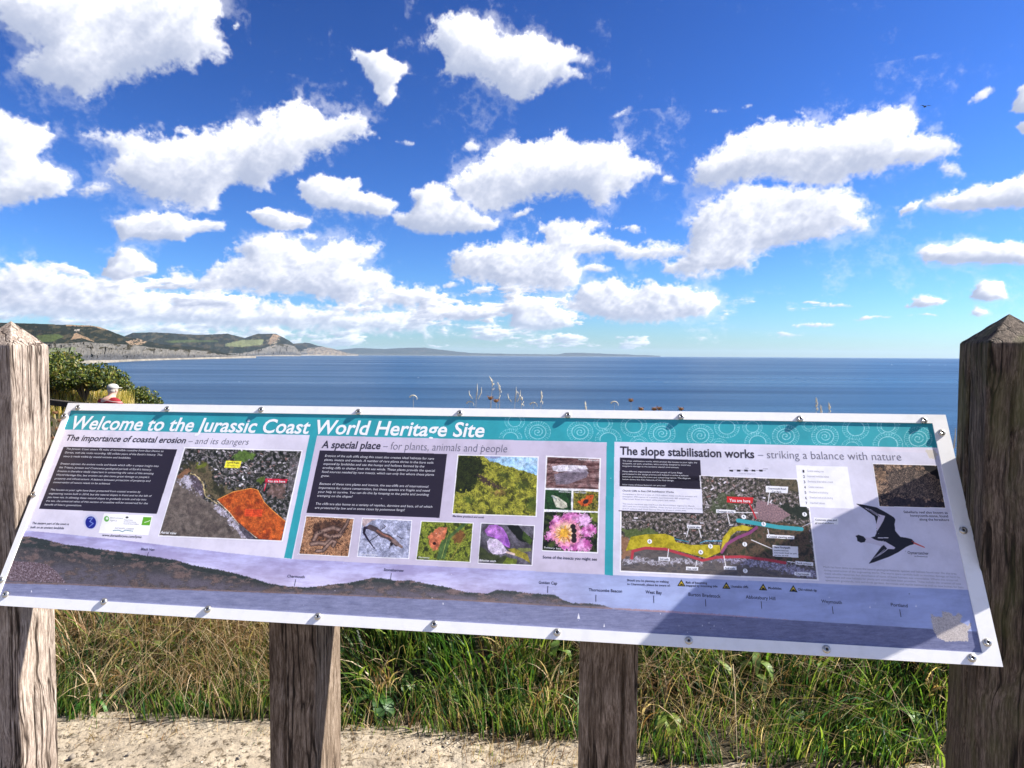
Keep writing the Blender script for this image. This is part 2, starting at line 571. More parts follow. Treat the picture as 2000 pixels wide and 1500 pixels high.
def vnoise(P, scale, oct=4, seed=0):
    """cheap 3-D fractal value noise on arrays"""
    P = np.asarray(P, float) * scale + seed * 17.3
    out = np.zeros(P.shape[:-1])
    amp = 1.0
    tot = 0
    for o in range(oct):
        i = np.floor(P).astype(np.int64)
        f = P - i
        f = f * f * (3 - 2 * f)
        acc = 0
        for a in (0, 1):
            for b in (0, 1):
                for c in (0, 1):
                    h = ((i[..., 0] + a) * 73856093) ^ ((i[..., 1] + b) * 19349663) ^ ((i[..., 2] + c) * 83492791)
                    h = (h * 2654435761) & 0xffffffff
                    h = ((h >> 13) ^ h) & 0xffff
                    w = (f[..., 0] if a else 1 - f[..., 0]) * (f[..., 1] if b else 1 - f[..., 1]) * (f[..., 2] if c else 1 - f[..., 2])
                    acc = acc + w * (h / 65535.0)
        out += amp * (acc * 2 - 1)
        tot += amp
        amp *= .5
        P = P * 2.03 + 5.1
    return out / tot


def grid_faces(nr, nc, wrap=False):
    i, j = np.meshgrid(np.arange(nr - 1), np.arange(nc if wrap else nc - 1), indexing='ij')
    j1 = (j + 1) % nc
    return np.stack([i * nc + j, i * nc + j1, (i + 1) * nc + j1, (i + 1) * nc + j], -1).reshape(-1, 4)


# ------------------------------------------------------------------ the sea
SEA_Z = -28.0
m_sea, nt, b = material('sea_water', (.006, .035, .075), .22, .32)
b.inputs['IOR'].default_value = 1.333
geo = nt.nodes.new('ShaderNodeNewGeometry')
pos = geo.outputs['Position']
streak = tex_noise(nt, .012, 7, .62, (.09, .8, 1), vec=pos)
fine = tex_noise(nt, .35, 5, .6, (.45, 1, 1), vec=pos)
big = tex_noise(nt, .0016, 4, .55, (.22, 1, 1), vec=pos)
sm = M2(nt, 'ADD', M2(nt, 'MULTIPLY', streak, .65), M2(nt, 'MULTIPLY', big, .35))
nt.links.new(ramp(nt, sm, [(.34, (.002, .024, .066)), (.5, (.004, .040, .098)), (.66, (.009, .060, .13))]), b.inputs['Base Color'])
nt.links.new(ramp(nt, sm, [(.35, (.42,) * 3), (.65, (.24,) * 3)]), b.inputs['Roughness'])
bump(nt, b, M2(nt, 'ADD', fine, M2(nt, 'MULTIPLY', streak, 1.2)), .75, 1.6)
rr = np.concatenate([[30], np.geomspace(45, 42000, 90)])
th = np.linspace(-math.pi, math.pi, 181)[:-1]
Vs = np.stack([np.outer(rr, np.sin(th)), np.outer(rr, np.cos(th)), np.full((len(rr), len(th)), SEA_Z)], -1)
F = grid_faces(len(rr), len(th), True)[:, ::-1].copy()
V = Vs.reshape(-1, 3)
tag(mesh_ob('sea', V, F, m_sea), kind='structure', label='calm blue sea reaching to the horizon')

# ------------------------------------------------------------------ far coast
m_coast = attr_mat('coast_ground', .9, .1, vary=.45, scale=.02)
G_WOOD, G_FIELD, G_ROUGH = (.007, .010, .005), (.038, .052, .014), (.034, .029, .015)
G_CLIFF, G_CLIFF2, G_SAND, G_BEACH = (.105, .098, .088), (.055, .055, .058), (.17, .115, .07), (.20, .18, .15)


def inpoly(x, y, pts):
    pts = np.asarray(pts, float)
    r = np.zeros(np.shape(x), bool)
    n = len(pts)
    j = n - 1
    for i in range(n):
        xi, yi = pts[i]
        xj, yj = pts[j]
        if yi != yj:
            r ^= ((yi > y) != (yj > y)) & (x < (xj - xi) * (y - yi) / (yj - yi) + xi)
        j = i
    return r


def headland(name, label, x0, x1, n, base, cliff, sky_, D, depth, patches, relief, nrow=70, gully=1.0, plain=None, cat='headland'):
    """terrain that climbs from a shoreline through a cliff foot and face to the skyline, then falls away behind"""
    xs = np.linspace(x0, x1, n)
    yb = np.interp(xs, *zip(*base))
    yc = np.interp(xs, *zip(*cliff))
    ys = np.interp(xs, *zip(*sky_))
    jag = vnoise(np.stack([xs * .22, xs * 0, xs * 0], -1), 1, 4, 3)
    ys = ys + jag * .55
    Ds = np.interp(xs, *zip(*D))
    rows = np.concatenate([np.linspace(0, 1, nrow), [1.15, 1.5]])
    t = rows[:, None]
    X = np.broadcast_to(xs, (len(rows), n)).copy()
    tc = .42
    Y = np.where(t < .06, yb - (yb - yc) * .05 * t / .06,
        np.where(t < tc, yb - (yb - yc) * (.05 + .95 * (t - .06) / (tc - .06)), yc - (yc - ys) * np.clip((t - tc) / (1 - tc), 0, 1)))
    rad = Ds + depth * np.where(t < .06, t * .35, np.where(t < tc, .02 + .12 * (t - .06) / (tc - .06), .14 + .86 * (t - tc) / (1 - tc)))
    # gullies run down the cliff face
    g = np.abs(vnoise(np.stack([X * .17 + Y * .05, Y * .07, X * 0], -1), 1, 5, 7)) * 1.3
    face = sstep(.04, .12, t) * sstep(tc + .05, tc - .04, t)
    rad = rad + face * g * relief * gully
    hill = vnoise(np.stack([X * .035, t * 3.2 + X * 0, X * 0], -1), 1, 5, 9)
    rad = rad + sstep(tc, tc + .15, t) * hill * relief * 1.6
    P = at(X, Y, rad)
    P[0, :, 2] = SEA_Z - .5
    P[-2, :, 2] = P[-3, :, 2] - (P[-3, :, 2] - SEA_Z) * .3
    P[-1, :, 2] = SEA_Z - 2
    # colours the land has of itself
    nz = vnoise(np.stack([X * .11, Y * .30, X * 0], -1), 1, 5, 21)
    nzf = vnoise(np.stack([X * .5, Y * .8, X * 0], -1), 1, 3, 22)
    C = np.empty(X.shape + (3,))
    C[:] = G_ROUGH
    C[(nz > -.16)] = G_WOOD
    cl = (t < tc + 0 * X) & (t > .06)
    streak = vnoise(np.stack([X * .40 + Y * .1, Y * .35, X * 0], -1), 1, 4, 5) + .35 * vnoise(np.stack([X * .03, Y * 1.1, X * 0], -1), 1, 2, 6)
    cc_ = np.array(G_CLIFF)[None, None] * (1 + .35 * streak[..., None])
    lowf = sstep(.24, .12, t + nz * .07)
    cc_ = cc_ * (1 - lowf[..., None]) + np.array(G_CLIFF2) * lowf[..., None]
    tal = (nz > .16) & (t > .3) & (t < tc)
    C = np.where(cl[..., None], cc_, C)
    C[tal] = np.array(G_ROUGH) * .8
    C = np.where((t + 0 * X <= .06)[..., None], np.array(G_BEACH), C)
    for pts, c, thr in patches:
        m = inpoly(X + nz * 3, Y + nzf * 1.2, pts) & (nzf > thr)
        C[m] = c
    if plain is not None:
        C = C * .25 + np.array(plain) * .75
    C = C * (1 + .25 * nzf[..., None])
    F = grid_faces(len(rows), n)
    o = mesh_ob(name, P, F, m_coast, smooth=False, col=C.reshape(-1, 3))
    return tag(o, label, None, None, 'structure')


headland('far_hills', 'low blue hills fading along the horizon beyond the cliffs', 620, 1290, 330,
         [(620, 692.3), (1290, 696)], [(620, 690.6), (760, 690.5), (900, 691.8), (1290, 695.5)],
         [(620, 684), (665, 682.5), (700, 679.5), (750, 681.5), (800, 679), (830, 679), (870, 684), (900, 687.5), (925, 689.5),
          (1000, 691.5), (1090, 692.2), (1105, 689.2), (1130, 688.8), (1200, 691.4), (1290, 694.8)],
         [(620, 21000), (900, 24000), (1290, 30000)], 2500, [([(800, 685), (835, 684), (850, 688), (800, 690)], G_SAND, 0.1)], 150, 26, .6,
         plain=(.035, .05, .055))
headland('far_headland', 'small brown headland past the high flat topped cliff', 560, 700, 160,
         [(560, 694.0), (700, 692.6)], [(560, 684), (610, 681), (640, 683), (672, 688.5), (700, 691.5)],
         [(560, 672), (574, 671), (590, 670.5), (595, 669), (605, 670.2), (620, 675), (647, 680), (672, 687), (681, 690.5), (700, 692)],
         [(560, 13500), (700, 15500)], 1400, [([(600, 680), (640, 676), (665, 684), (680, 693), (600, 693)], (.14, .115, .09), -.15)], 90, 40)
headland('flat_topped_headland', 'dark wooded ridge ending in a flat topped headland with a sandy scar', 225, 588, 420,
         [(225, 698), (470, 695.4), (584, 694.7), (588, 694.5)],
         [(225, 690), (400, 689), (470, 690), (500, 684), (520, 678), (545, 671), (560, 672), (575, 676), (588, 690)],
         [(225, 662), (245, 656), (259, 650), (297, 649), (330, 650.5), (350, 652), (385, 654), (420, 653), (444, 651.5), (469, 658),
          (479, 660), (490, 656), (504, 652), (539, 651.8), (553, 659), (566, 666), (574, 672), (581, 682), (584, 691), (588, 694)],
         [(225, 7200), (470, 8600), (588, 10500)], 1300,
         [([(320, 665.5), (372, 664), (425, 665), (425, 667.5), (330, 669.5)], G_FIELD, -1),
          ([(440, 671), (475, 664), (515, 663), (512, 673), (470, 678), (440, 676)], (.10, .11, .05), -1),
          ([(533, 653), (548, 655), (540, 663), (530, 672), (522, 672), (528, 662)], G_SAND, -.35),
          ([(520, 664), (553, 655), (545, 669), (530, 680)], (.17, .14, .10), .1),
          ([(540, 660), (562, 663), (575, 676), (560, 672)], G_WOOD, -.4)], 110, 60)
headland('cliff_headland', 'near headland of grey cliffs and dark woods above a pale beach', -260, 500, 760,
         [(-260, 722), (101, 711), (175, 706), (224, 705), (297, 702), (367, 700), (437, 697), (490, 695.4), (500, 695.2)],
         [(-260, 668), (60, 672), (133, 671), (164, 668), (192, 670), (227, 672), (262, 674), (297, 678), (350, 681), (402, 686), (434, 692), (500, 694.5)],
         [(-260, 640), (-100, 628), (35, 631), (94, 633), (119, 634.5), (135, 634), (154, 635), (175, 635.5), (192, 638), (210, 644), (227, 651), (252, 660),
          (268, 661), (290, 667), (315, 672), (350, 675), (385, 678), (409, 681), (434, 689), (472, 693.8), (500, 694.8)],
         [(-260, 1500), (101, 1750), (224, 2500), (437, 4300), (500, 5200)], 900,
         [([(130, 632), (160, 632), (205, 637), (212, 645), (200, 644), (185, 638), (130, 637)], G_SAND, -.25),
          ([(138, 664), (145, 652), (150, 650), (172, 660), (185, 668), (172, 664), (160, 660)], G_SAND, -.3),
          ([(146, 643), (156, 643), (156, 647), (146, 647)], (.22, .2, .17), -.2),
          ([(70, 655), (115, 652), (124, 658), (100, 668), (80, 668)], G_FIELD, -.9),
          ([(245, 667), (270, 661), (288, 668), (275, 674), (255, 674)], (.20, .14, .09), 0),
          ([(280, 674), (320, 676), (360, 681), (340, 683), (290, 679)], G_WOOD, -.2),
          ([(95, 680), (150, 678), (140, 700), (95, 708)], (.10, .12, .06), -.1)], 46, 90, 1.2)

# ------------------------------------------------------------------ near ground
def edge_y(x):
    return np.interp(x, [-2.6, -1.9, -1.1, -.65, .29, .62, 1.42, 2.5], [3.0, 2.95, 2.96, 2.84, 2.83, 2.68, 2.65, 2.55])


def ground_z(x, y):
    x = np.asarray(x, float)
    y = np.asarray(y, float)
    e = y - edge_y(x)
    P = np.stack([x, y, x * 0], -1)
    left = sstep(-1.0, -2.2, x)
    bank = (.62 + .12 * left) * sstep(-.05, 1.25, e) * sstep(5.2, 1.9, e)
    y0 = 5.2 + 13 * sstep(-4, -9, x)
    drop = -np.maximum(y - y0, 0) * .55
    drop = np.where(y < y0 + 4, drop * sstep(0, 4, y - y0), drop)
    kn = 1.35 * np.exp(-((x + 13.0) / 5.0) ** 2 - ((y - 16.0) / 4.2) ** 2) * sstep(-.50, -.59, x / np.maximum(y, .1))
    flat = -.22 * sstep(3.5, 5.5, y) * sstep(-2, -4, x)
    z = bank + drop + kn + flat + .05 * vnoise(P, .9, 4, 2) * sstep(0, .5, e)
    z = z + 6.0 * sstep(-45, -140, x) * sstep(30, 5, y)
    return np.maximum(z, SEA_Z - 2)


m_soil = speckled('bank_soil', (.018, .014, .009), (.055, .045, .025), 14, .95, .6, .02)
gx = np.concatenate([np.linspace(-160, -26, 40), np.linspace(-25, 6, 260), np.linspace(6.5, 120, 50)])
gy = np.concatenate([np.linspace(2.45, 6, 110), np.linspace(6.1, 30, 120), np.linspace(31, 90, 30)])
GX, GY = np.meshgrid(gx, gy)
GZ = ground_z(GX, GY)
GZ[0, :] = -.12
GZ[GY < edge_y(GX) - .05] = -.05
tag(mesh_ob('grass_bank_ground', np.stack([GX, GY, GZ], -1), grid_faces(len(gy), len(gx)), m_soil, smooth=True), kind='structure')

# the path: worn pale stone with cracks and grit
m_path, nt, b = material('worn_stone', (.4, .34, .26), .9, .2)
f1 = tex_noise(nt, 5, 8, .65)
f2 = tex_noise(nt, 42, 6, .7)
c1 = ramp(nt, f1, [(.28, (.13, .115, .09)), (.42, (.27, .23, .18)), (.58, (.38, .33, .26)), (.8, (.28, .255, .22))])
c2 = ramp(nt, f2, [(.38, (.20, .17, .14)), (.47, (.85, .83, .80)), (.72, (1.1, 1.05, .98))])
vor = nt.nodes.new('ShaderNodeTexVoronoi')
vor.feature = 'DISTANCE_TO_EDGE'
vor.inputs['Scale'].default_value = 1.7
tcn = nt.nodes.new('ShaderNodeTexCoord')
wn = nt.nodes.new('ShaderNodeTexNoise')
wn.inputs['Scale'].default_value = 4
wn.inputs['Detail'].default_value = 6
nt.links.new(tcn.outputs['Object'], wn.inputs['Vector'])
va = nt.nodes.new('ShaderNodeVectorMath')
va.operation = 'MULTIPLY_ADD'
nt.links.new(wn.outputs['Color'], va.inputs[0])
va.inputs[1].default_value = (.5, .5, .5)
nt.links.new(tcn.outputs['Object'], va.inputs[2])
nt.links.new(va.outputs[0], vor.inputs['Vector'])
crk = ramp(nt, vor.outputs['Distance'], [(0, (.42, .38, .33)), (.014, (1, 1, 1))])
cc = mixc(nt, 1.0, mixc(nt, 1.0, c1, c2, 'MULTIPLY'), crk, 'MULTIPLY')
nt.links.new(cc, b.inputs['Base Color'])
bump(nt, b, M2(nt, 'ADD', f2, M2(nt, 'MULTIPLY', f1, .6)), .9, .012)
px_ = np.linspace(-3.4, 3.2, 560)
py_ = np.concatenate([np.linspace(-4, 2.2, 60), np.linspace(2.215, 3.2, 130)])
PX_, PY_ = np.meshgrid(px_, py_)
P = np.stack([PX_, PY_, PX_ * 0], -1)
n1 = vnoise(P, 3.2, 5, 4)
n2 = vnoise(P, 22, 3, 5)
n3 = vnoise(np.stack([PX_ * 1.5, PY_ * 4.2, PX_ * 0], -1), 1, 4, 14)
lay = (np.floor(n3 * 7) + sstep(.72, 1.0, n3 * 7 - np.floor(n3 * 7))) / 7
e = PY_ - edge_y(PX_) - .04 * vnoise(P, 6, 3, 8)
PZ = .012 * n1 + .048 * lay + .006 * n2 - .25 * sstep(.0, .25, e) * (1 - 0.0)
tag(mesh_ob('path', np.stack([PX_, PY_, PZ], -1), grid_faces(len(py_), len(px_)), m_path, smooth=True), kind='structure')
far_x = np.array([-60, -3.38, -3.38, 3.18, 3.18, 60.])
V = [(-60, -30, -.03), (60, -30, -.03), (60, 2.5, -.03), (-60, 2.5, -.03)]
tag(mesh_ob('ground', V, [(0, 1, 2, 3)], m_path), kind='structure')


def scatter_rocks(name, n, xr, yr, size, mat, seed, zf=None, kind='stuff', label=None):
    r = np.random.default_rng(seed)
    base = np.array([(0, 0, 1), (.9, 0, .2), (.1, .8, .3), (-.8, .1, .25), (0, -.9, .3), (.5, .5, -.3), (-.5, -.4, -.3)])
    Fs = np.array([(0, 1, 2), (0, 2, 3), (0, 3, 4), (0, 4, 1), (1, 5, 2), (2, 5, 3), (3, 6, 4), (4, 6, 1)])
    x = r.uniform(*xr, n)
    y = r.uniform(*yr, n)
    clus = vnoise(np.stack([x, y, x * 0], -1), 4, 3, seed) > -.02
    x, y = x[clus], y[clus]
    if zf is None:
        z = np.full(len(x), .006)
    else:
        z = zf(x, y)
    keep = y < edge_y(x) + .06
    x, y, z = x[keep], y[keep], z[keep]
    n = len(x)
    s = size * r.lognormal(0, .55, n)
    a = r.uniform(0, 6.28, n)
    jit = r.uniform(.6, 1.3, (n, 7, 3)) * base
    ca, sa = np.cos(a)[:, None], np.sin(a)[:, None]
    V = np.stack([jit[..., 0] * ca - jit[..., 1] * sa, jit[..., 0] * sa + jit[..., 1] * ca, jit[..., 2] * .7], -1) * s[:, None, None]
    V += np.stack([x, y, z], -1)[:, None]
    F = (Fs[None] + 7 * np.arange(n)[:, None, None]).reshape(-1, 3)
    col = np.repeat(r.uniform(.14, .44, n)[:, None] * np.array([1, .86, .70]), 7, 0)
    o = mesh_ob(name, V.reshape(-1, 3), F, mat, col=col)
    return tag(o, label, None, None, kind)


m_grit = attr_mat('grit', .9, .2)
scatter_rocks('gravel', 3600, (-3, 2.4), (2.2, 3.05), .0038, m_grit, 5)

# ------------------------------------------------------------------ grass
m_grass = attr_mat('grass_blade', .45, .35, trans=.45)
GREENS = np.array([(.045, .110, .018), (.10, .19, .028), (.016, .045, .012), (.21, .28, .05), (.035, .10, .035), (.010, .028, .008), (.13, .18, .03)])
STRAWS = np.array([(.46, .34, .20), (.62, .49, .34), (.30, .18, .09), (.44, .33, .16), (.22, .12, .06), (.54, .40, .27)])


def vary_w(w, r):
    return w * np.where(r.uniform(0, 1, len(w)) < .12, 1.9, .8)


def blades(name, x, y, z, h, w, lean, az_, col, seg=4, seed=1, mat=None, droop=1.0, label=None):
    n = len(x)
    r = np.random.default_rng(seed)
    t = np.linspace(0, 1, seg + 1)[None, :]
    dirx, diry = np.cos(az_)[:, None], np.sin(az_)[:, None]
    bend = lean[:, None] * (t ** 1.7)
    hz = h[:, None] * (t - .42 * droop * lean[:, None] / np.maximum(h[:, None], .01) * t ** 2.6)
    cx_ = x[:, None] + dirx * bend
    cy_ = y[:, None] + diry * bend
    cz_ = z[:, None] + hz
    wa = r.uniform(0, 6.28, n)[:, None]
    wid = w[:, None] * (1 - t ** 2.2) * .5 + .0002
    L = np.stack([cx_ - np.cos(wa) * wid, cy_ - np.sin(wa) * wid, cz_], -1)
    Rr = np.stack([cx_ + np.cos(wa) * wid, cy_ + np.sin(wa) * wid, cz_], -1)
    V = np.stack([L, Rr], 2).reshape(n, -1, 3)
    nv = 2 * (seg + 1)
    f = np.array([(2 * i, 2 * i + 1, 2 * i + 3, 2 * i + 2) for i in range(seg)])
    F = (f[None] + nv * np.arange(n)[:, None, None]).reshape(-1, 4)
    C = np.repeat(col, nv, 0)
    o = mesh_ob(name, V.reshape(-1, 3), F, mat or m_grass, col=C)
    return tag(o, label, None, None, 'stuff')


def pick(pal, n, r, jit=.25):
    return pal[r.integers(0, len(pal), n)] * r.uniform(1 - jit, 1 + jit, (n, 1))


def grass_field(name, n, xr, er, hr, wr, straw, seed, clump=None, hmul=None, leanr=(.05, .3), label=None, droop=1.0):
    r = np.random.default_rng(seed)
    x = r.uniform(*xr, n)
    e = r.uniform(*er, n)
    y = edge_y(x) + e
    P = np.stack([x, y, x * 0], -1)
    if clump is not None:
        k = (vnoise(P, clump, 3, seed) + r.uniform(-.35, .35, n)) > -.05
        x, y, e, P = x[k], y[k], e[k], P[k]
        n = len(x)
    ck = vnoise(P, 1.6, 3, seed + 1)
    s = straw(x, e) if callable(straw) else straw
    isst = r.uniform(0, 1, n) < np.clip(s + ck * .5, 0, 1)
    col = np.where(isst[:, None], pick(STRAWS, n, r), pick(GREENS, n, r))
    h = r.uniform(*hr, n) * (1 + .35 * ck)
    if hmul is not None:
        h = h * hmul(x, e)
    w = vary_w(r.uniform(*wr, n), r) * np.where(isst, .55, 1)
    lean = r.uniform(*leanr, n) * (h / .4)
    base_az = vnoise(P, 2.2, 2, seed + 2) * 5
    az_ = base_az + r.normal(0, .9, n)
    return blades(name, x, y, ground_z(x, y) - .02, h, w, lean, az_, col, seed=seed, label=label, droop=droop)


stl = lambda x, e: .13 + .76 * sstep(-.9, -1.15, x) * sstep(.10, .30, e) + .18 * sstep(.35, .0, e) * sstep(-.6, 0, x)
hm = lambda x, e: sstep(-.05, .5, e) * .8 + .25
hm2 = lambda x, e: (sstep(-.05, .35, e) * .75 + .30)
# one continuous sward, front rim to crest
grass_field('tall_grass', 36000, (-3.1, 2.7), (-.02, 1.9), (.14, .46), (.003, .015), stl, 31, 4.2, hm, (.04, .34), 'tall mixed green and straw grass on the bank behind the sign')
grass_field('short_grass', 24000, (-3.1, 2.7), (-.06, .60), (.05, .19), (.003, .008), lambda x, e: .16 + 0 * x, 32, 5.0, None, (.03, .18), 'short green grass along the edge of the stone path', 1.3)
grass_field('dry_grass', 15000, (-2.9, 2.6), (.05, 1.8), (.25, .55), (.002, .0045), .97, 33, 2.2, hm2, (.12, .60), 'bleached dry grass stems leaning through the bank', 1.5)
grass_field('straw_thatch', 9000, (-2.6, -.95), (.16, 1.0), (.14, .36), (.002, .005), 1.0, 36, 1.8, hm2, (.15, .7), 'thick bleached straw on the upper left of the bank', 1.6)
grass_field('dead_grass', 9000, (-3.0, 2.6), (-.22, .22), (.02, .10), (.002, .006), 1.0, 34, 4.0, None, (.10, .35), 'flattened dead grass where the bank meets the path', 1.8)
grass_field('crest_grass', 9000, (-3.6, 3.1), (1.5, 3.2), (.16, .34), (.003, .007), .5, 35, 3.0, None, (.06, .22), 'rough grass along the crest of the bank')
grass_field('lush_grass', 5200, (-2.15, -1.15), (-.04, .34), (.06, .20), (.004, .009), 0.0, 38, 3.0, None, (.05, .24), 'lush bright green grass low on the bank beside the left post', 1.3)
grass_field('verge_grass', 15000, (2.6, 7.5), (-.05, 3.4), (.16, .42), (.005, .014), .35, 39, 3.0, None, (.06, .30), 'rough grass carrying the bank on past the right post', 1.2)
grass_field('verge_grass', 9000, (-7.5, -3.0), (-.05, 2.6), (.14, .34), (.005, .014), .45, 40, 3.0, None, (.06, .30), 'rough grass carrying the bank on past the left post', 1.2)
grass_field('meadow_grass', 22000, (-16, -3.0), (2.2, 17), (.06, .20), (.012, .03), .55, 41, None, None, (.03, .12), 'short tawny turf on the slope beyond the fence', 1.2)
# arching tufts
r = np.random.default_rng(60)
nt_ = 150
tx = r.uniform(-2.9, 2.5, nt_)
te = r.uniform(0, 1.5, nt_) ** 1.2
x = np.repeat(tx, 38) + r.normal(0, .035, nt_ * 38)
e = np.repeat(te, 38) + r.normal(0, .035, nt_ * 38)
y = edge_y(x) + e
n = len(x)
dryt = np.repeat(r.uniform(0, 1, nt_) < .32 + .35 * (tx < -1), 38)
tone = np.repeat(r.uniform(.75, 1.35, nt_), 38)[:, None]
col = np.where(dryt[:, None], pick(STRAWS, n, r), pick(GREENS, n, r)) * tone
hh = np.repeat(r.uniform(.10, .34, nt_), 38) * r.uniform(.3, 1.15, n)
blades('grass_tufts', x, y, ground_z(x, y) - .01, hh, r.uniform(.004, .010, n), hh * r.uniform(.3, 1.1, n), r.uniform(0, 6.28, n), col, 5, 61, None, 1.5,
       'arching tufts of green and straw grass on the bank')

# broad-leaved weeds in the sward: leaf = folded blade outline
m_leaf = attr_mat('leaf', .5, .4, trans=.30)


def leaf_shape(L, wd, n=6, curl=.35, fold=.25):
    t = np.linspace(0, 1, n)
    w = wd * np.sin(np.pi * np.clip(t * .92 + .06, 0, 1)) ** .8
    w[-1] = .001
    z = L * (.35 * np.sin(t * math.pi * .8) - curl * t ** 2.2)
    x = L * t
    mid = np.stack([x, 0 * t, z], -1)
    lf = np.stack([x, -w, z + fold * w], -1)
    rt = np.stack([x, w, z + fold * w], -1)
    V = np.stack([lf, mid, rt], 1).reshape(-1, 3)
    F = []
    for i in range(n - 1):
        a = i * 3
        F += [(a, a + 1, a + 4, a + 3), (a + 1, a + 2, a + 5, a + 4)]
    return V, F


def rotz(V, a):
    c, s = math.cos(a), math.sin(a)
    return V @ np.array([[c, s, 0], [-s, c, 0], [0, 0, 1]])


def roty(V, a):
    c, s = math.cos(a), math.sin(a)
    return V @ np.array([[c, 0, s], [0, 1, 0], [-s, 0, c]])


def ground_hit(px, py):
    r_ = ray(px, py)
    for s_ in np.arange(2.0, 8, .01):
        p = EYE + r_ * s_
        if p[2] < ground_z(p[0], p[1]):
            break
    p[2] = ground_z(p[0], p[1])
    return p


def weed(pxy, dist, L, wd, nleaf, label, col, seed, up=.6, stem=0):
    """rosette or stemmed leafy weed at the spot seen at pixel pxy"""
    r = np.random.default_rng(seed)
    base = ground_hit(*pxy)
    t = root('leafy_weed', base, label, 'weed', 'leafy weeds in the grass bank')
    if stem:
        mb = MB()
        mb.tube([base, base + [.01, 0, stem * .5], base + [.03, .01, stem]], [.004, .003, .002], 5)
        mb.build('stem', mat_stem_green, t)
    for k in range(nleaf):
        V, F = leaf_shape(L * r.uniform(.65, 1.1), wd * r.uniform(.7, 1.1))
        V = roty(V, -up * r.uniform(.5, 1.3))
        V = rotz(V, 2.4 * k + r.uniform(-.4, .4))
        V = V + base + [0, 0, .03 + stem * (k / max(nleaf, 1))]
        cl = np.array(col) * r.uniform(.75, 1.2)
        mesh_ob('leaf', V, F, m_leaf, t, col=np.tile(cl, (len(V), 1)), smooth=True)
    return t


mat_stem_green, _, _ = material('green_stem', (.10, .15, .04), .6)
weed((735, 1375), 3.15, .16, .030, 6, 'dark green broad leaved weed in the shaded hollow right of the second sign post', (.035, .09, .02), 1)
weed((1400, 1345), 3.3, .13, .018, 7, 'bright green leafy weed close under the sign, right of the third post', (.16, .24, .03), 2, .9, .14)
weed((1475, 1350), 3.3, .12, .022, 9, 'pale leafy weed standing beside the bright green weed under the sign', (.14, .22, .05), 3, .5, .18)
weed((1760, 1400), 3.0, .10, .034, 6, 'small round leaved weed near the big dark post at the right', (.08, .17, .03), 4, .5)
weed((880, 1360), 3.1, .14, .014, 8, 'narrow leaved weed in the middle of the grass below the sign', (.07, .15, .03), 5, .8)
weed((350, 1368), 3.0, .13, .016, 8, 'low grassy weed at the path edge between the left post and the second post', (.07, .17, .02), 6, .5)
weed((1650, 1425), 2.85, .15, .014, 9, 'spiky green weed at the path edge under the right half of the sign', (.10, .2, .03), 7, .8)
weed((180, 1376), 3.05, .20, .012, 12, 'arching green grass tussock at the foot of the left post', (.06, .17, .025), 8, .7)

WEEDS = [(300, 1300, 'small pale leaved weed high on the straw between left post and second post', .10, .018, 6, .10, (.16, .2, .05)),
         (445, 1340, 'dull green weed just left of the second sign post', .12, .02, 7, .0, (.06, .11, .03)),
         (790, 1345, 'dark leafy weed left of the narrow leaved weed', .11, .024, 7, .0, (.04, .09, .02)),
         (1035, 1385, 'yellow green weed low on the bank left of the third post', .10, .02, 8, .0, (.18, .22, .04)),
         (1090, 1330, 'upright weed beside the third post on its left', .10, .018, 8, .18, (.10, .17, .03)),
         (1300, 1410, 'bright low weed at the path edge right of the third post', .12, .022, 8, .0, (.17, .24, .04)),
         (1545, 1400, 'broad dark weed in the middle of the right hand bank', .13, .03, 6, .0, (.04, .09, .02)),
         (1600, 1340, 'tall thin weed under the right part of the sign', .09, .013, 10, .12, (.13, .19, .04)),
         (1820, 1330, 'pale weed touching the dark right post', .09, .02, 8, .12, (.15, .19, .05))]
for i, (x, y, lb, L_w, wd_w, nl, st_, cl) in enumerate(WEEDS):
    weed((x, y), 0, L_w, wd_w, nl, lb, cl, 40 + i, .7, st_)

# dry stalks and seed heads that stand above the top edge of the sign
m_dry, _, _ = material('dry_stalk', (.46, .38, .26), .8)
m_seed = speckled('brown_seed', (.10, .045, .02), (.26, .13, .06), 60, .9, .5, .004)
m_pale = speckled('pale_seed', (.50, .44, .32), (.72, .66, .52), 60, .9, .5, .004)


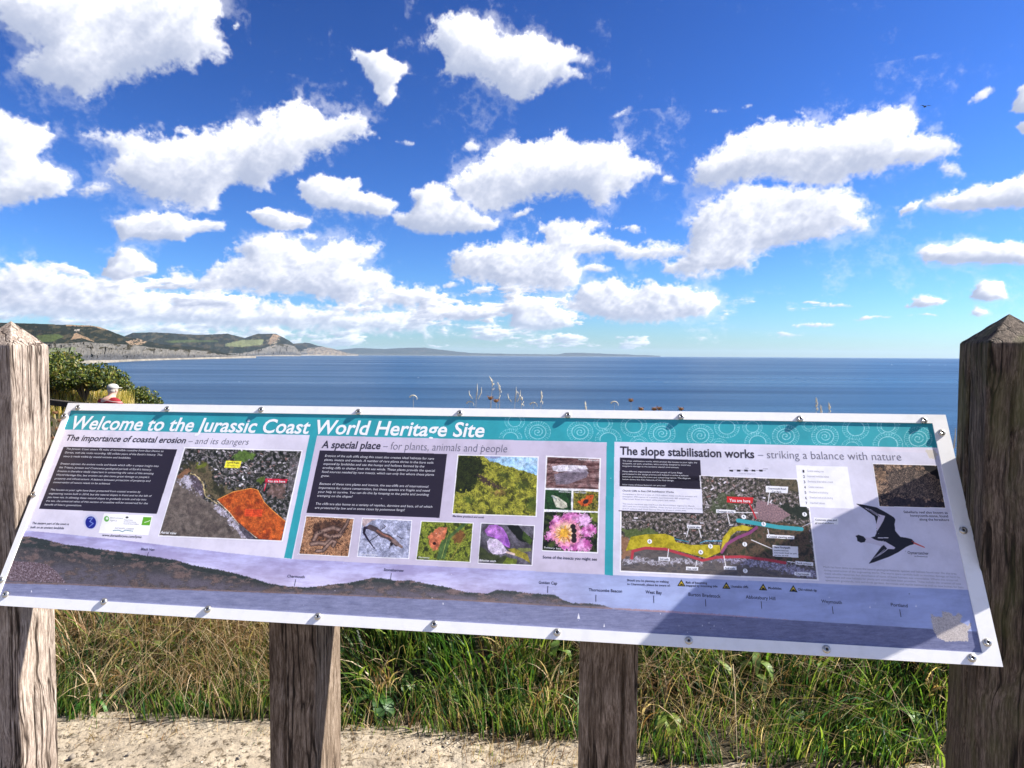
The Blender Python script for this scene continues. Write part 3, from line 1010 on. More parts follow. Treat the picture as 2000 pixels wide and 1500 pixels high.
def stalk(px, py, dist, kind, label, group='dry stalks above the sign', top=.0, seed=0, lean=0):
    r = np.random.default_rng(seed + int(px))
    tip = at(px, py, dist)
    g = ground_z(tip[0], tip[1])
    base = np.array([tip[0] - lean, tip[1] + .02, g - .02])
    t = root('dry_stalk' if kind != 'head' else 'seed_head_plant', base, label, 'dry plant', group)
    mid = (base + tip) / 2 + [r.uniform(-.02, .02), 0, 0]
    mb = MB()
    mb.tube([base, mid, tip], [.0020, .0015, .0008], 5)
    mb.build('stem', m_dry, t)
    mb = MB()
    if kind == 'ear':                 # grass ear
        for k in range(16):
            s = k / 15
            bw = .010 * math.sin(s * 2.2 + r.uniform(-.2, .2))
            p = tip + [-lean * .6 * (1 - s) ** 2 + bw * .4 + .0045 * math.sin(k * 2.4) * (.4 + s), .004 * math.cos(k * 2.4), -(.055 + .035 * (seed or r.uniform(0, 1))) * s + .012]
            mb.ball(p, (.0016 + .0014 * math.sin(s * 3), .002, .0065), 5, 4)
        mb.build('ear', m_pale, t)
    elif kind == 'curl':
        pts = [tip + [.045 * math.sin(a) * .5, 0, .02 * math.cos(a) - .02] for a in np.linspace(-1.2, 1.9, 9)]
        mb.tube(pts, np.linspace(.005, .0012, 9), 6)
        mb.build('ear', m_pale, t)
    elif kind == 'head':              # domed dry flower head with ray bracts
        mb.ball(tip, (.013, .013, .0095), 10, 6)
        for k in range(34):
            a = k * 2.399
            d = np.array([math.cos(a), math.sin(a), r.uniform(-.45, .8)])
            mb.tube([tip, tip + d * r.uniform(.012, .022)], [.0018, .0007], 4)
        mb.build('seed_head', m_seed, t)
    elif kind == 'fork':
        for s, l in ((-1, .05), (.6, .07), (.1, .09)):
            q = tip + [s * .02, 0, -.04]
            mb.tube([q, q + [s * l * .4, 0, l * .5], q + [s * l * .45, 0, l]], [.002, .003, .0012], 5)
        mb.build('ear', m_pale, t)
    return t


stalk(962, 740, 4.1, 'ear', 'tallest pale grass ear rising above the middle of the sign', lean=.03)
stalk(976, 752, 4.1, 'ear', 'second pale ear just right of the tallest one', lean=.02)
stalk(930, 766, 4.0, 'fork', 'pale forked dry stalk left of the tallest grass ear')
stalk(918, 784, 4.0, 'curl', 'short pale curled stalk, first of the cluster above the sign')
stalk(958, 778, 4.0, 'head', 'brown seed head at the foot of the tallest grass ear')
stalk(969, 783, 4.0, 'head', 'brown seed head right of its twin under the tall ears')
stalk(1020, 770, 4.0, 'ear', 'pale leaning ear over the right branch of the brown stalk', lean=.05)
stalk(1006, 772, 4.0, 'fork', 'brown forked stalk right of the tall ear cluster')
stalk(1057, 768, 4.1, 'ear', 'short lone pale ear right of the forked stalk')
stalk(1042, 786, 4.1, 'curl', 'tiny curled stalk between the forked stalk and the lone ear')
stalk(807, 772, 4.0, 'curl', 'white drooping grass curl alone above the word Site')
stalk(1143, 789, 4.0, 'ear', 'tiny pale ear above the ammonite band')
stalk(1200, 784, 4.0, 'curl', 'thin white stalk left of the umbrella shaped seed head')
stalk(1232, 782, 4.0, 'head', 'umbrella shaped brown seed head on a stem above the sign', group='brown seed heads above the sign')
stalk(1252, 799, 3.9, 'head', 'small brown seed head just showing over the sign edge', group='brown seed heads above the sign')
stalk(1278, 799, 3.9, 'head', 'wide brown seed head over the sign edge, left of two', group='brown seed heads above the sign')
stalk(1288, 798, 3.9, 'head', 'wide brown seed head over the sign edge, right of two', group='brown seed heads above the sign')
stalk(1330, 799, 3.9, 'head', 'brown seed head behind the seventh top screw', group='brown seed heads above the sign')
stalk(1594, 782, 3.9, 'ear', 'pale ear above the right half of the sign')
stalk(1603, 797, 3.9, 'ear', 'short ear leaning against the pale ear on the right')
stalk(1619, 792, 3.9, 'ear', 'brown ear furthest right above the sign edge')
stalk(1863, 858, 3.6, 'fork', 'dry stalk in the gap between sign and right post')
for i, (x, y) in enumerate(((108, 806), (118, 822), (113, 838), (106, 856))):
    stalk(x, y, 5.1, 'head', ('topmost', 'second', 'third', 'lowest')[i] + ' dark seed head between the left post and the sign', group='dark seed heads by the left post')
for i, (x, y, d) in enumerate(((868, 1292, 3.25), (885, 1288, 3.3), (975, 1268, 3.3), (918, 1292, 3.2), (1010, 1258, 3.35))):
    stalk(x, y, d, 'head', ('left rusty flower head of a pair in the grass below the sign', 'right rusty flower head of a pair in the grass below the sign',
          'lone rusty flower head right of the pair below the sign', 'pale rusty head between the pair and the lone one',
          'highest rusty flower head touching the sign bottom')[i], group='rusty flower heads in the bank grass')


# ------------------------------------------------------------------ left background: knoll, shrubs, fence, bench, person
def shrub(name, c, r3, n, lsz, label, pal, seed, group=None):
    r = np.random.default_rng(seed)
    c = np.asarray(c, float)
    t = root(name, c, label, 'shrub', group)
    # clumps make the outline uneven
    nc = 46
    u = r.normal(0, 1, (nc, 3))
    u /= np.linalg.norm(u, axis=1)[:, None]
    cc_ = u * r.uniform(.35, .95, (nc, 1)) * r3
    cc_[:, 2] = np.abs(cc_[:, 2])
    k = r.integers(0, nc, n)
    d = r.normal(0, 1, (n, 3))
    d /= np.linalg.norm(d, axis=1)[:, None]
    p = cc_[k] + d * (np.array(r3) * .26) * (r.uniform(.3, 1, (n, 1)) ** .4)
    p = p[p[:, 2] > -.1]
    n = len(p)
    k = k[:n]
    P = p + c
    a = r.normal(0, 1, (n, 3)); a /= np.linalg.norm(a, axis=1)[:, None]
    b_ = np.cross(a, r.normal(0, 1, (n, 3))); b_ /= np.linalg.norm(b_, axis=1)[:, None]
    s = lsz * r.uniform(.6, 1.3, (n, 1))
    V = np.stack([P - a * s, P + b_ * s * .42, P + a * s, P - b_ * s * .42], 1)
    F = np.arange(4 * n).reshape(n, 4)
    shade = r.uniform(.7, 1.25, nc)[k][:, None] * r.uniform(.75, 1.2, (n, 1))
    col = pal[r.integers(0, len(pal), n)] * shade
    mesh_ob('foliage', V.reshape(-1, 3), F, m_leaf, t, col=np.repeat(col, 4, 0))
    mb = MB()
    for i in range(9):
        q = cc_[i * 4]
        mb.tube([c + [0, 0, -.3], c + q * .5 + [0, 0, .05], c + q * 1.0], [.03, .018, .006], 5)
    mb.build('stem', m_bark, t)
    return t


m_bark, _, _ = material('bark', (.09, .07, .05), .9)
BUSH = np.array([(.05, .085, .02), (.11, .14, .02), (.022, .042, .012), (.20, .22, .035), (.17, .14, .03), (.05, .07, .02), (.03, .05, .015)])
c = at(98, 748, 17.5); shrub('shrub', c, (1.25, 1.0, .62), 11000, .040, 'largest dark green shrub beside the left post', BUSH, 1, 'shrubs on the knoll')
c = at(165, 755, 17.0); shrub('shrub', c, (.85, .8, .46), 7000, .040, 'rounded shrub sloping down right of the largest shrub', BUSH, 2, 'shrubs on the knoll')
c = at(215, 775, 20.5); shrub('shrub', c, (.85, .6, .50), 5000, .038, 'low shrub behind the seated person', BUSH, 3, 'shrubs on the knoll')
c = at(265, 790, 20.5); shrub('shrub', c, (.70, .5, .46), 4000, .036, 'lowest shrub, nearest to the sea at the end of the row', BUSH, 4, 'shrubs on the knoll')
c = at(20, 745, 19.0); shrub('shrub', c, (1.6, 1.1, .75), 6000, .05, 'dark shrub mostly hidden by the left post', BUSH, 5, 'shrubs on the knoll')

r = np.random.default_rng(77)
n = 26000
x = r.uniform(-15, -6.0, n)
y = r.uniform(11.5, 19.5, n)
k = vnoise(np.stack([x, y, x * 0], -1), 1.2, 3, 5) + r.uniform(-.5, .5, n) > -.15
k &= (x / y < -.555)
k &= ~((np.abs(x + 8.1) < .9) & (y < 14.2))
x, y = x[k], y[k]
n = len(x)
yel = np.array([(.50, .36, .09), (.58, .43, .14), (.38, .33, .06), (.18, .22, .03), (.60, .47, .22)])
blades('knoll_grass', x, y, ground_z(x, y) - .03, r.uniform(.20, .46, n), r.uniform(.008, .018, n), r.uniform(.03, .15, n), r.uniform(0, 6.28, n),
       pick(yel, n, r), 3, 9, label='golden dry grass on the knoll in front of the shrubs')

m_darkwood = speckled('dark_rail_wood', (.018, .014, .011), (.05, .04, .03), 20, .85, .5, .01, (1, 1, 1))
a = at(60, 776.5, 6.9)
bq = at(300, 803, 6.2)
t = root('timber_fence', (a[0], a[1], float(ground_z(a[0], a[1]))), 'dark timber fence rail between the left post and the seated person', 'fence')
d = bq - a
d /= np.linalg.norm(d)
up = np.array([0, 0, 1.])
sidev = np.cross(d, up)
mid = (a + bq) / 2
MBx = MB()
MBx.box(mid - [0, 0, .02], (bq - a) / 2, sidev * .03, up * .022)
MBx.build('rail', m_darkwood, t)
for k in range(3):
    p = a + (bq - a) * (.08 + .42 * k) + sidev * .062
    g = float(ground_z(p[0], p[1])) - .1
    MBx = MB()
    MBx.box([p[0], p[1], (g + p[2] - .01) / 2], d * .03, sidev * .03, [0, 0, (p[2] - .01 - g) / 2])
    MBx.build('fence_post', m_darkwood, t)

# bench and seated person, seen from behind, looking out to sea
PXc = at(213, 753, 14.6)
bx, by = PXc[0], PXc[1]
gz0 = float(PXc[2]) - 1.27
fw = np.array([.30, .95, 0]); fw /= np.linalg.norm(fw)       # facing the sea
rt = np.array([fw[1], -fw[0], 0])
bc = np.array([bx, by, gz0])
m_bench = speckled('bench_wood', (.10, .075, .05), (.2, .16, .11), 18, .85)
t = root('bench', bc, 'plain timber bench under the person in the red striped shirt', 'bench')
for k in range(3):
    q = MB(); q.box(bc + fw * (-.14 + .14 * k) + up * .435, rt * .75, fw * .06, up * .018); q.build('slat', m_bench, t)
for s1 in (-1, 1):
    for s2 in (-1, 1):
        q = MB(); q.box(bc + rt * s1 * .6 + fw * s2 * .15 + up * .16, rt * .035, fw * .035, up * .255); q.build('leg', m_bench, t)
q = MB(); q.box(bc + up * -.12, rt * .9, fw * .35, up * .12); 
# levelled earth under the bench
q.build('grass_bank_ground', m_soil)['kind'] = 'structure'


def skin_mesh(name, pts, edges, rad, mat, parent, sub=2, root_i=0):
    me = bpy.data.meshes.new(name)
    loc = np.array(WORLD_LOC[parent.name])
    me.from_pydata([tuple(np.array(p) - loc) for p in pts], edges, [])
    o = bpy.data.objects.new(name, me)
    COL.objects.link(o)
    sk = o.modifiers.new('skin', 'SKIN')
    sk.use_smooth_shade = True
    for i, rr_ in enumerate(rad):
        me.skin_vertices[0].data[i].radius = rr_ if isinstance(rr_, tuple) else (rr_, rr_)
        me.skin_vertices[0].data[i].use_root = (i == root_i)
    sb = o.modifiers.new('sub', 'SUBSURF')
    sb.levels = sub
    sb.render_levels = sub
    dg = bpy.context.evaluated_depsgraph_get()
    dg.update()
    me2 = bpy.data.meshes.new_from_object(o.evaluated_get(dg))
    me2.name = name
    bpy.data.objects.remove(o)
    me2.materials.clear()
    me2.materials.append(mat)
    me2.polygons.foreach_set('use_smooth', np.ones(len(me2.polygons), bool))
    o = bpy.data.objects.new(name, me2)
    COL.objects.link(o)
    o.parent = parent
    WORLD_LOC[o.name] = tuple(loc)
    return o


m_skin, _, _ = material('skin', (.50, .30, .22), .55)
m_shirt, nt, b = material('striped_shirt', (.38, .03, .035), .85, .2)
tcx = nt.nodes.new('ShaderNodeTexCoord')
sx = nt.nodes.new('ShaderNodeSeparateXYZ')
nt.links.new(tcx.outputs['Object'], sx.inputs[0])
w_ = M2(nt, 'FRACT', M2(nt, 'MULTIPLY', M2(nt, 'ADD', sx.outputs[2], M2(nt, 'MULTIPLY', sx.outputs[0], .15)), 13.0))
w_ = M2(nt, 'LESS_THAN', w_, .16)
nt.links.new(mixc(nt, w_, (.20, .012, .018), (.42, .28, .27)), b.inputs['Base Color'])
m_trou, _, _ = material('beige_trousers', (.30, .26, .2), .9)
m_cap, _, _ = material('white_cap_cloth', (.36, .35, .32), .9)
m_hair, _, _ = material('grey_hair', (.35, .33, .30), .9)
m_shoe, _, _ = material('brown_shoe', (.10, .06, .04), .6)
m_eye, _, _ = material('eye', (.05, .04, .03), .3)
L_ = lambda r_, f_, u_: bc + rt * r_ + fw * f_ + up * u_
pers = root('person', bc, 'person in a white cap and dark red striped shirt, seated with their back to us', 'person')
lean = .06
pts = [L_(0, -.05, .53), L_(0, -.05, .72), L_(0, -.01, .90), L_(0, .02, 1.0), L_(0, .05, 1.07), L_(0, .08, 1.13), L_(0, .09, 1.22),   # 0-6 pelvis..head
       L_(-.10, .0, .53), L_(-.13, .42, .50), L_(-.14, .45, .08), L_(-.14, .52, .05),       # left leg 7-10
       L_(.10, .0, .53), L_(.15, .42, .50), L_(.17, .43, .08), L_(.17, .50, .05),           # right leg 11-14
       L_(-.17, .0, .97), L_(-.24, .10, .72), L_(-.13, .32, .60), L_(-.12, .37, .585),       # left arm 15-18
       L_(.17, .0, .97), L_(.32, .08, .78), L_(.44, .30, .80), L_(.46, .34, .80)]           # right arm out to the side 19-22
ed = [(0, 1), (1, 2), (2, 3), (3, 4), (4, 5), (5, 6), (0, 7), (7, 8), (8, 9), (9, 10), (0, 11), (11, 12), (12, 13), (13, 14),
      (3, 15), (15, 16), (16, 17), (17, 18), (3, 19), (19, 20), (20, 21), (21, 22)]
rad = [(.15, .11), (.14, .10), (.16, .11), (.13, .09), .055, (.075, .085), (.07, .08), .085, .062, .045, .035, .085, .062, .045, .035,
       .055, .042, .03, .024, .055, .042, .03, .024]
for s_, hb, dirv in ((-1, L_(-.12, .38, .583), fw * .8 + rt * .4), (1, L_(.465, .35, .80), rt * .25 + fw * .95)):
    wrist = 18 if s_ < 0 else 22
    dirv = dirv / np.linalg.norm(dirv)
    sd_ = np.cross(dirv, up)
    pi0 = len(pts)
    pts.append(hb + dirv * .04); rad.append((.022, .014)); ed.append((wrist, pi0))
    for k, (o_, ln) in enumerate(((-.026, .068), (-.009, .078), (.009, .073), (.026, .058))):
        a0 = len(pts)
        pts += [hb + dirv * .075 + sd_ * o_, hb + dirv * (.075 + ln * .55) + sd_ * o_ - up * .006, hb + dirv * (.075 + ln) + sd_ * o_ - up * .026]
        rad += [.0095, .0085, .0075]
        ed += [(pi0, a0), (a0, a0 + 1), (a0 + 1, a0 + 2)]
    a0 = len(pts)
    pts += [hb + dirv * .03 - sd_ * .032 * s_, hb + dirv * .06 - sd_ * .052 * s_ - up * .01]
    rad += [.011, .009]
    ed += [(pi0, a0), (a0, a0 + 1)]
skin_mesh('body', pts, ed, rad, m_skin, pers)
shp = [L_(0, -.05, .56), L_(0, -.055, .72), L_(0, -.015, .89), L_(0, .015, .985), L_(0, .04, 1.035), L_(-.17, 0, .97), L_(-.235, .09, .76), L_(.17, 0, .97), L_(.32, .08, .78), L_(.40, .22, .79)]
skin_mesh('shirt', shp, [(0, 1), (1, 2), (2, 3), (3, 4), (3, 5), (5, 6), (3, 7), (7, 8), (8, 9)],
          [(.175, .135), (.17, .13), (.19, .135), (.15, .11), .065, .075, .066, .075, .064, .05], m_shirt, pers)
skin_mesh('trousers', [L_(0, -.05, .52), L_(-.10, .0, .53), L_(-.13, .42, .50), L_(-.14, .45, .14), L_(.10, .0, .53), L_(.15, .42, .50), L_(.17, .43, .14)],
          [(0, 1), (1, 2), (2, 3), (0, 4), (4, 5), (5, 6)], [(.165, .13), .10, .078, .062, .10, .078, .062], m_trou, pers)
for s_ in (-.14, .17):
    q = MB(); q.ball(L_(s_, .51, .04), (.05, .05, .045), 10, 6); q.ball(L_(s_ + .003, .58, .03), (.045, .06, .03), 10, 6); q.build('shoe', m_shoe, pers, smooth=True)
hc = L_(0, .085, 1.19)
q = MB(); q.ball(hc + up * .0, (.074, .088, .10), 16, 12, (rt, fw, up)); q.build('head', m_skin, pers, smooth=True)
q = MB(); q.ball(hc + up * -.012 - fw * .012, (.079, .088, .075), 14, 10, (rt, fw, up)); q.build('hair', m_hair, pers, smooth=True)
q = MB(); q.ball(hc + fw * .092 - up * .015, (.012, .02, .024), 8, 6, (rt, fw, up)); q.build('nose', m_skin, pers, smooth=True)
q = MB(); q.ball(hc + fw * .081 - up * .05, (.024, .008, .006), 8, 5, (rt, fw, up)); q.build('mouth', material('lips', (.35, .14, .12), .5)[0], pers, smooth=True)
for s_ in (-1, 1):
    q = MB(); q.ball(hc + fw * .08 + rt * s_ * .03 + up * .005, (.012, .008, .008), 8, 5, (rt, fw, up)); q.build('eye', m_eye, pers, smooth=True)
    q = MB(); q.ball(hc + rt * s_ * .078 - up * .012 - fw * .005, (.008, .018, .028), 8, 6, (rt, fw, up)); q.build('ear', m_skin, pers, smooth=True)
q = MB()
q.ball(hc + up * .045 - fw * .006, (.092, .105, .068), 18, 10, (rt, fw, up))
capo = q.build('cap', m_cap, pers, smooth=True)
q = MB()
q.ball(hc + up * .030 + fw * .115, (.075, .065, .008), 16, 6, (rt, fw, up))
q.build('cap_peak', m_cap, capo, smooth=True)

# ------------------------------------------------------------------ boats and a gull
m_sail, _, _ = material('white_sail', (.85, .85, .84), .7)
m_hull, _, _ = material('white_hull', (.8, .8, .8), .4)


def boat(px, py, ln, label, sail=True):
    r_ = ray(px, py)
    k = (SEA_Z - EYE[2]) / r_[2]
    p = EYE + r_ * k
    t = root('sailing_boat' if sail else 'small_boat', p, label, 'boat', 'small white boats out at sea')
    n = 9
    V = []
    for i in range(n):
        s = i / (n - 1)
        w = ln * .16 * math.sin(math.pi * min(1, s * .75 + .25)) ** .7
        x_ = ln * (s - .5)
        for (yy, zz) in ((-w, .09 * ln), (-w * .7, 0), (0, -.04 * ln), (w * .7, 0), (w, .09 * ln)):
            V.append(p + [x_, yy, zz + .02 * ln])
    F = [tuple(q_) for q_ in grid_faces(n, 5)] + [tuple(range(5)), tuple((n - 1) * 5 + i for i in range(5))[::-1]]
    F += [(i * 5, (i + 1) * 5, (i + 1) * 5 + 4, i * 5 + 4) for i in range(n - 1)]
    mesh_ob('hull', V, F, m_hull, t)
    if sail:
        q = MB(); q.tube([p + [0, 0, .05], p + [0, 0, ln * 1.3]], .02 * ln, 5); q.build('mast', m_hull, t)
        for sgn, hh in ((-1, 1.25), (1, 1.0)):
            A = p + [sgn * .03 * ln, 0, .2 * ln]; B_ = p + [sgn * .42 * ln, .05 * ln, .2 * ln]; C_ = p + [sgn * .03 * ln, 0, hh * ln]
            th_ = np.array([0, .01 * ln, 0])
            mesh_ob('sail', [A, B_, C_, A + th_, B_ + th_, C_ + th_], [(0, 1, 2), (5, 4, 3), (0, 3, 4, 1), (1, 4, 5, 2), (2, 5, 3, 0)], m_sail, t)
    else:
        q = MB(); q.box(p + [0, 0, .2 * ln], [.15 * ln, 0, 0], [0, .09 * ln, 0], [0, 0, .09 * ln]); q.build('cabin', m_hull, t)
    return t


boat(467, 746, 1.6, 'white speck of a boat on the water right of the cliffs', False)
boat(1742, 713, 5.0, 'brightest white sail near the right end of the horizon')
boat(1815, 714, 3.6, 'faint white sail right of the brightest sail')
boat(1846, 714, 3.6, 'faint white sail nearest to the right post')
boat(817, 738, 2.4, 'small dark dinghy low on the open water above the sign title', False)

g = at(1807, 208, 90.0)
m_gull, _, _ = material('gull_grey', (.10, .10, .11), .8)
t = root('gull', g, 'tiny dark gull flying high in the sky at the right', 'bird')
q = MB(); q.ball(g, (.10, .22, .08), 10, 6); q.ball(g + [0, .24, .03], (.05, .07, .05), 8, 5); q.tube([g + [0, .28, .03], g + [0, .36, .02]], [.015, .004], 5); q.build('body', m_gull, t, smooth=True)
for s_ in (-1, 1):
    V = [g + [s_ * .05, .08, .02], g + [s_ * .05, -.08, .02], g + [s_ * .30, .10, .14], g + [s_ * .30, -.05, .14], g + [s_ * .62, -.06, .04], g + [s_ * .60, -.10, .04]]
    V = V + [v - np.array([0, 0, .012]) for v in V]
    mesh_ob('wing', V, [(0, 1, 3, 2), (2, 3, 5, 4), (6, 8, 9, 7), (8, 10, 11, 9), (0, 2, 8, 6), (2, 4, 10, 8), (1, 7, 9, 3), (3, 9, 11, 5), (4, 5, 11, 10), (0, 6, 7, 1)], m_gull, t)

# ------------------------------------------------------------------ the sign's plane
PW, PH = 2.4, 0.5746
TLp = np.array([-1.31057033, 2.01157242, -0.14808765]) + EYE
U = np.array([0.9899245, -0.1415513, 0.0035652])
Vd = np.array([-0.06497029, -0.4764467, -0.87679952])
U -= (U @ Vd) * Vd
U /= np.linalg.norm(U)
Nn = np.array([-0.12581075, -0.8677337, 0.48084289])


def pt(u, v, h=0.0):
    u = np.asarray(u, float)[..., None]
    v = np.asarray(v, float)[..., None]
    return TLp + U * u + Vd * v + Nn * h


def uv_of(x, y):
    """place on the sign's face behind a photo pixel"""
    r_ = ray(x, y)
    t_ = ((TLp - EYE) @ Nn) / (r_ @ Nn)
    p = EYE + r_ * np.asarray(t_)[..., None] - TLp
    return p @ U, p @ Vd


def px_of(u, v):
    p = TLp + np.multiply.outer(u, U) + np.multiply.outer(v, Vd) - EYE
    c = p @ W3
    return 1000 - FPX * c[..., 0] / c[..., 2], 750 + FPX * c[..., 1] / c[..., 2]


# ------------------------------------------------------------------ oak posts
def wood(name, dark, mid, light, moss=0.0, seed=0.0):
    m, nt, b = material(name, mid, .85, .25)
    t = nt.nodes.new('ShaderNodeTexCoord')
    vm = nt.nodes.new('ShaderNodeVectorMath')
    vm.operation = 'ADD'
    vm.inputs[1].default_value = (seed, seed * 2.1, seed * .7)
    nt.links.new(t.outputs['Object'], vm.inputs[0])
    vec = vm.outputs[0]
    warp = tex_noise(nt, 3.5, 3, .5, vec=vec)
    wv = nt.nodes.new('ShaderNodeVectorMath')
    wv.operation = 'MULTIPLY_ADD'
    cmb_ = nt.nodes.new('ShaderNodeCombineXYZ')
    nt.links.new(warp, cmb_.inputs[0])
    nt.links.new(warp, cmb_.inputs[1])
    nt.links.new(cmb_.outputs[0], wv.inputs[0])
    wv.inputs[1].default_value = (.05, .05, 0)
    nt.links.new(vec, wv.inputs[2])
    vec = wv.outputs[0]
    fine_ = tex_noise(nt, 330, 5, .75, (1, 1, .085), vec=vec)
    med = tex_noise(nt, 120, 7, .75, (1, 1, .055), vec=vec)
    blot = tex_noise(nt, 9, 5, .6, (1, 1, .45), vec=vec)
    crack = tex_noise(nt, 26, 3, .5, (1, 1, .028), vec=vec)
    fm = M2(nt, 'ADD', M2(nt, 'MULTIPLY', fine_, .5), M2(nt, 'MULTIPLY', med, .5))
    c = ramp(nt, fm, [(.38, dark), (.49, mid), (.59, light)])
    c = mixc(nt, 1.0, c, ramp(nt, blot, [(.3, (.62, .58, .54)), (.55, (1, 1, 1)), (.75, (1.15, 1.12, 1.1))]), 'MULTIPLY')
    ck = ramp(nt, M2(nt, 'ABSOLUTE', M2(nt, 'SUBTRACT', crack, .5)), [(0, (.05, .04, .035)), (.012, (.35, .32, .30)), (.028, (1, 1, 1))])
    gate = ramp(nt, tex_noise(nt, 6, 3, .5, (1, 1, .35), vec=vec), [(.44, (1, 1, 1)), (.52, (0, 0, 0))])
    ckg = mixc(nt, gate, ck, (1, 1, 1))
    c = mixc(nt, 1.0, c, ckg, 'MULTIPLY')
    if moss:
        mf = ramp(nt, tex_noise(nt, 16, 5, .65, (1, 1, .3), vec=vec), [(.46, (0, 0, 0)), (.68, (moss,) * 3)])
        c = mixc(nt, mf, c, (.10, .105, .035))
    nt.links.new(c, b.inputs['Base Color'])
    bump(nt, b, M2(nt, 'ADD', M2(nt, 'ADD', fm, M2(nt, 'MULTIPLY', blot, .3)), M2(nt, 'MULTIPLY', ckg, .6)), .85, .004)
    return m


FR = np.array([.9899, -.1416, 0])       # along the row of posts
BK = np.array([.1416, .9899, 0])        # away from the viewer


def post_mesh(name, c, w, d, ztop, mat, parent=None, loc=None, cap=None, plane=None, cracks=(), seed=0, z0=-.25, ns=40, taper=0.0):
    """c: centre on the ground; cap: pyramid height; plane: cut the top on the underside of the sign"""
    c = np.asarray(c, float)
    per = []
    bev = .006
    for (ax, ay, bx_, by_) in ((-1, -1, 1, -1), (1, -1, 1, 1), (1, 1, -1, 1), (-1, 1, -1, -1)):
        for k in range(ns):
            s = (k + .5) / ns
            s = .5 - .5 * math.cos(math.pi * s) * (.35) - (.5 - s) * .65
            per.append((ax + (bx_ - ax) * s, ay + (by_ - ay) * s))
    per = np.array(per)
    nper = len(per)
    ex = np.clip(np.abs(per), 0, 1)
    corner = np.minimum(ex[:, 0], ex[:, 1])
    cut = np.clip((corner - .93) / .07, 0, 1) * .03
    lx = per[:, 0] * (w / 2) * (1 - cut)
    ly = per[:, 1] * (d / 2) * (1 - cut)
    nz = 150
    zs = np.linspace(0, 1, nz)
    hor = FR[None] * lx[:, None] + BK[None] * ly[:, None]
    if plane is not None:
        q = c + hor - TLp
        zt = TLp[2] + (-plane - (q[:, 0] * Nn[0] + q[:, 1] * Nn[1])) / Nn[2]
    else:
        zt = np.full(nper, ztop)
    Z = z0 + (zt[None] - z0) * zs[:, None]
    P = np.empty((nz, nper, 3))
    P[..., :2] = (c + hor)[None, :, :2]
    P[..., 2] = Z
    nrm = FR[None] * per[:, :1] * (np.abs(per[:, :1]) > .999) + BK[None] * per[:, 1:] * (np.abs(per[:, 1:]) > .999)
    nrm = nrm / (np.linalg.norm(nrm, axis=1)[:, None] + 1e-9)
    rel = P - c
    low = vnoise(rel * [9, 9, 1.4], 1, 3, seed)
    grain = vnoise(rel * [170, 170, 5], 1, 3, seed + 4)
    disp = .0022 * low + .0011 * grain
    for (face, off, za, zb, wd, dp) in cracks:       # a split in the wood: face 0 front, 1 right, 2 back, 3 left
        fsel = {0: per[:, 1] < -.99, 1: per[:, 0] > .99, 2: per[:, 1] > .99, 3: per[:, 0] < -.99}[face]
        co = lx if face in (0, 2) else ly
        ctr = off + .010 * vnoise(np.stack([Z * 9, Z * 0 + off * 50, Z * 0], -1), 1, 3, seed)
        prof = np.clip(1 - np.abs(co[None] - ctr) / wd, 0, 1) * sstep(za, za + .05, Z) * sstep(zb, zb - .08, Z) * fsel[None]
        disp = disp - dp * prof
    P = P + nrm[None] * disp[..., None]
    P[..., :2] += taper * (1 - zs)[:, None, None] * hor[None, :, :2]
    rows = [P]
    if cap:
        K = 16
        for k in range(1, K + 1):
            s = k / K
            ring = np.empty((1, nper, 3))
            sh = (1 - s) * (1 - .0) + .015 * s
            ring[0, :, :2] = c[:2] + (hor * (sh + .02 * (k == 1)))[:, :2]
            ring[0, :, 2] = ztop + cap * (s ** .96)
            wob = vnoise((ring[0] - c) * 55, 1, 3, seed + 2)
            ring[0, :, 2] += .0022 * wob * (1 - s * .5)
            rows.append(ring)
    P = np.concatenate(rows)
    nr = len(P)
    F = [tuple(f) for f in grid_faces(nr, nper, True)]
    F.append(tuple((nr - 1) * nper + k for k in range(nper)))
    return mesh_ob(name, P.reshape(-1, 3), F, mat, parent, loc, smooth=True)


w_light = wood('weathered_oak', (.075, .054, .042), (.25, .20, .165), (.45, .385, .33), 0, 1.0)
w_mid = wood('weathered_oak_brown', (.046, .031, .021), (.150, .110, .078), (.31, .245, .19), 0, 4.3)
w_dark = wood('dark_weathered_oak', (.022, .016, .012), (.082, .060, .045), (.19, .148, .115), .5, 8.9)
# tall posts: places worked out from the photograph's vanishing points and the shadow on the sign
lc = np.array([-1.345, 1.835, 0]) - FR * .061 + BK * .063
rc = np.array([1.058, 1.62, 0]) + FR * .072 - BK * .066
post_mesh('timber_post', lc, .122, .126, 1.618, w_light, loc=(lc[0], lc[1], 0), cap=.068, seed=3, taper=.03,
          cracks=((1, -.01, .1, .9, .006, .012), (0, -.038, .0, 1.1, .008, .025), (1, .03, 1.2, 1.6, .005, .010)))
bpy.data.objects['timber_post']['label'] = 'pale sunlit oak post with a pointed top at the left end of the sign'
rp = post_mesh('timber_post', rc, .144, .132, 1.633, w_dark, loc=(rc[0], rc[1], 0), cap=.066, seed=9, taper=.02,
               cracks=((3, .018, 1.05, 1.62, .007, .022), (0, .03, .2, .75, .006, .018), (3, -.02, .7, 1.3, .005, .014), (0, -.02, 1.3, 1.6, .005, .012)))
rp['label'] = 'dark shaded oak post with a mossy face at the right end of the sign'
for o in bpy.data.objects:
    if o.name.startswith('timber_post'):
        o['category'] = 'post'
        o['group'] = 'tall oak posts either side of the sign'

# ------------------------------------------------------------------ the sign
SC = pt(PW / 2, PH * .7)
sign = root('information_sign', (SC[0], SC[1] + .1, 0), 'long tilted white framed information board about the coast, standing before the sea', 'sign')
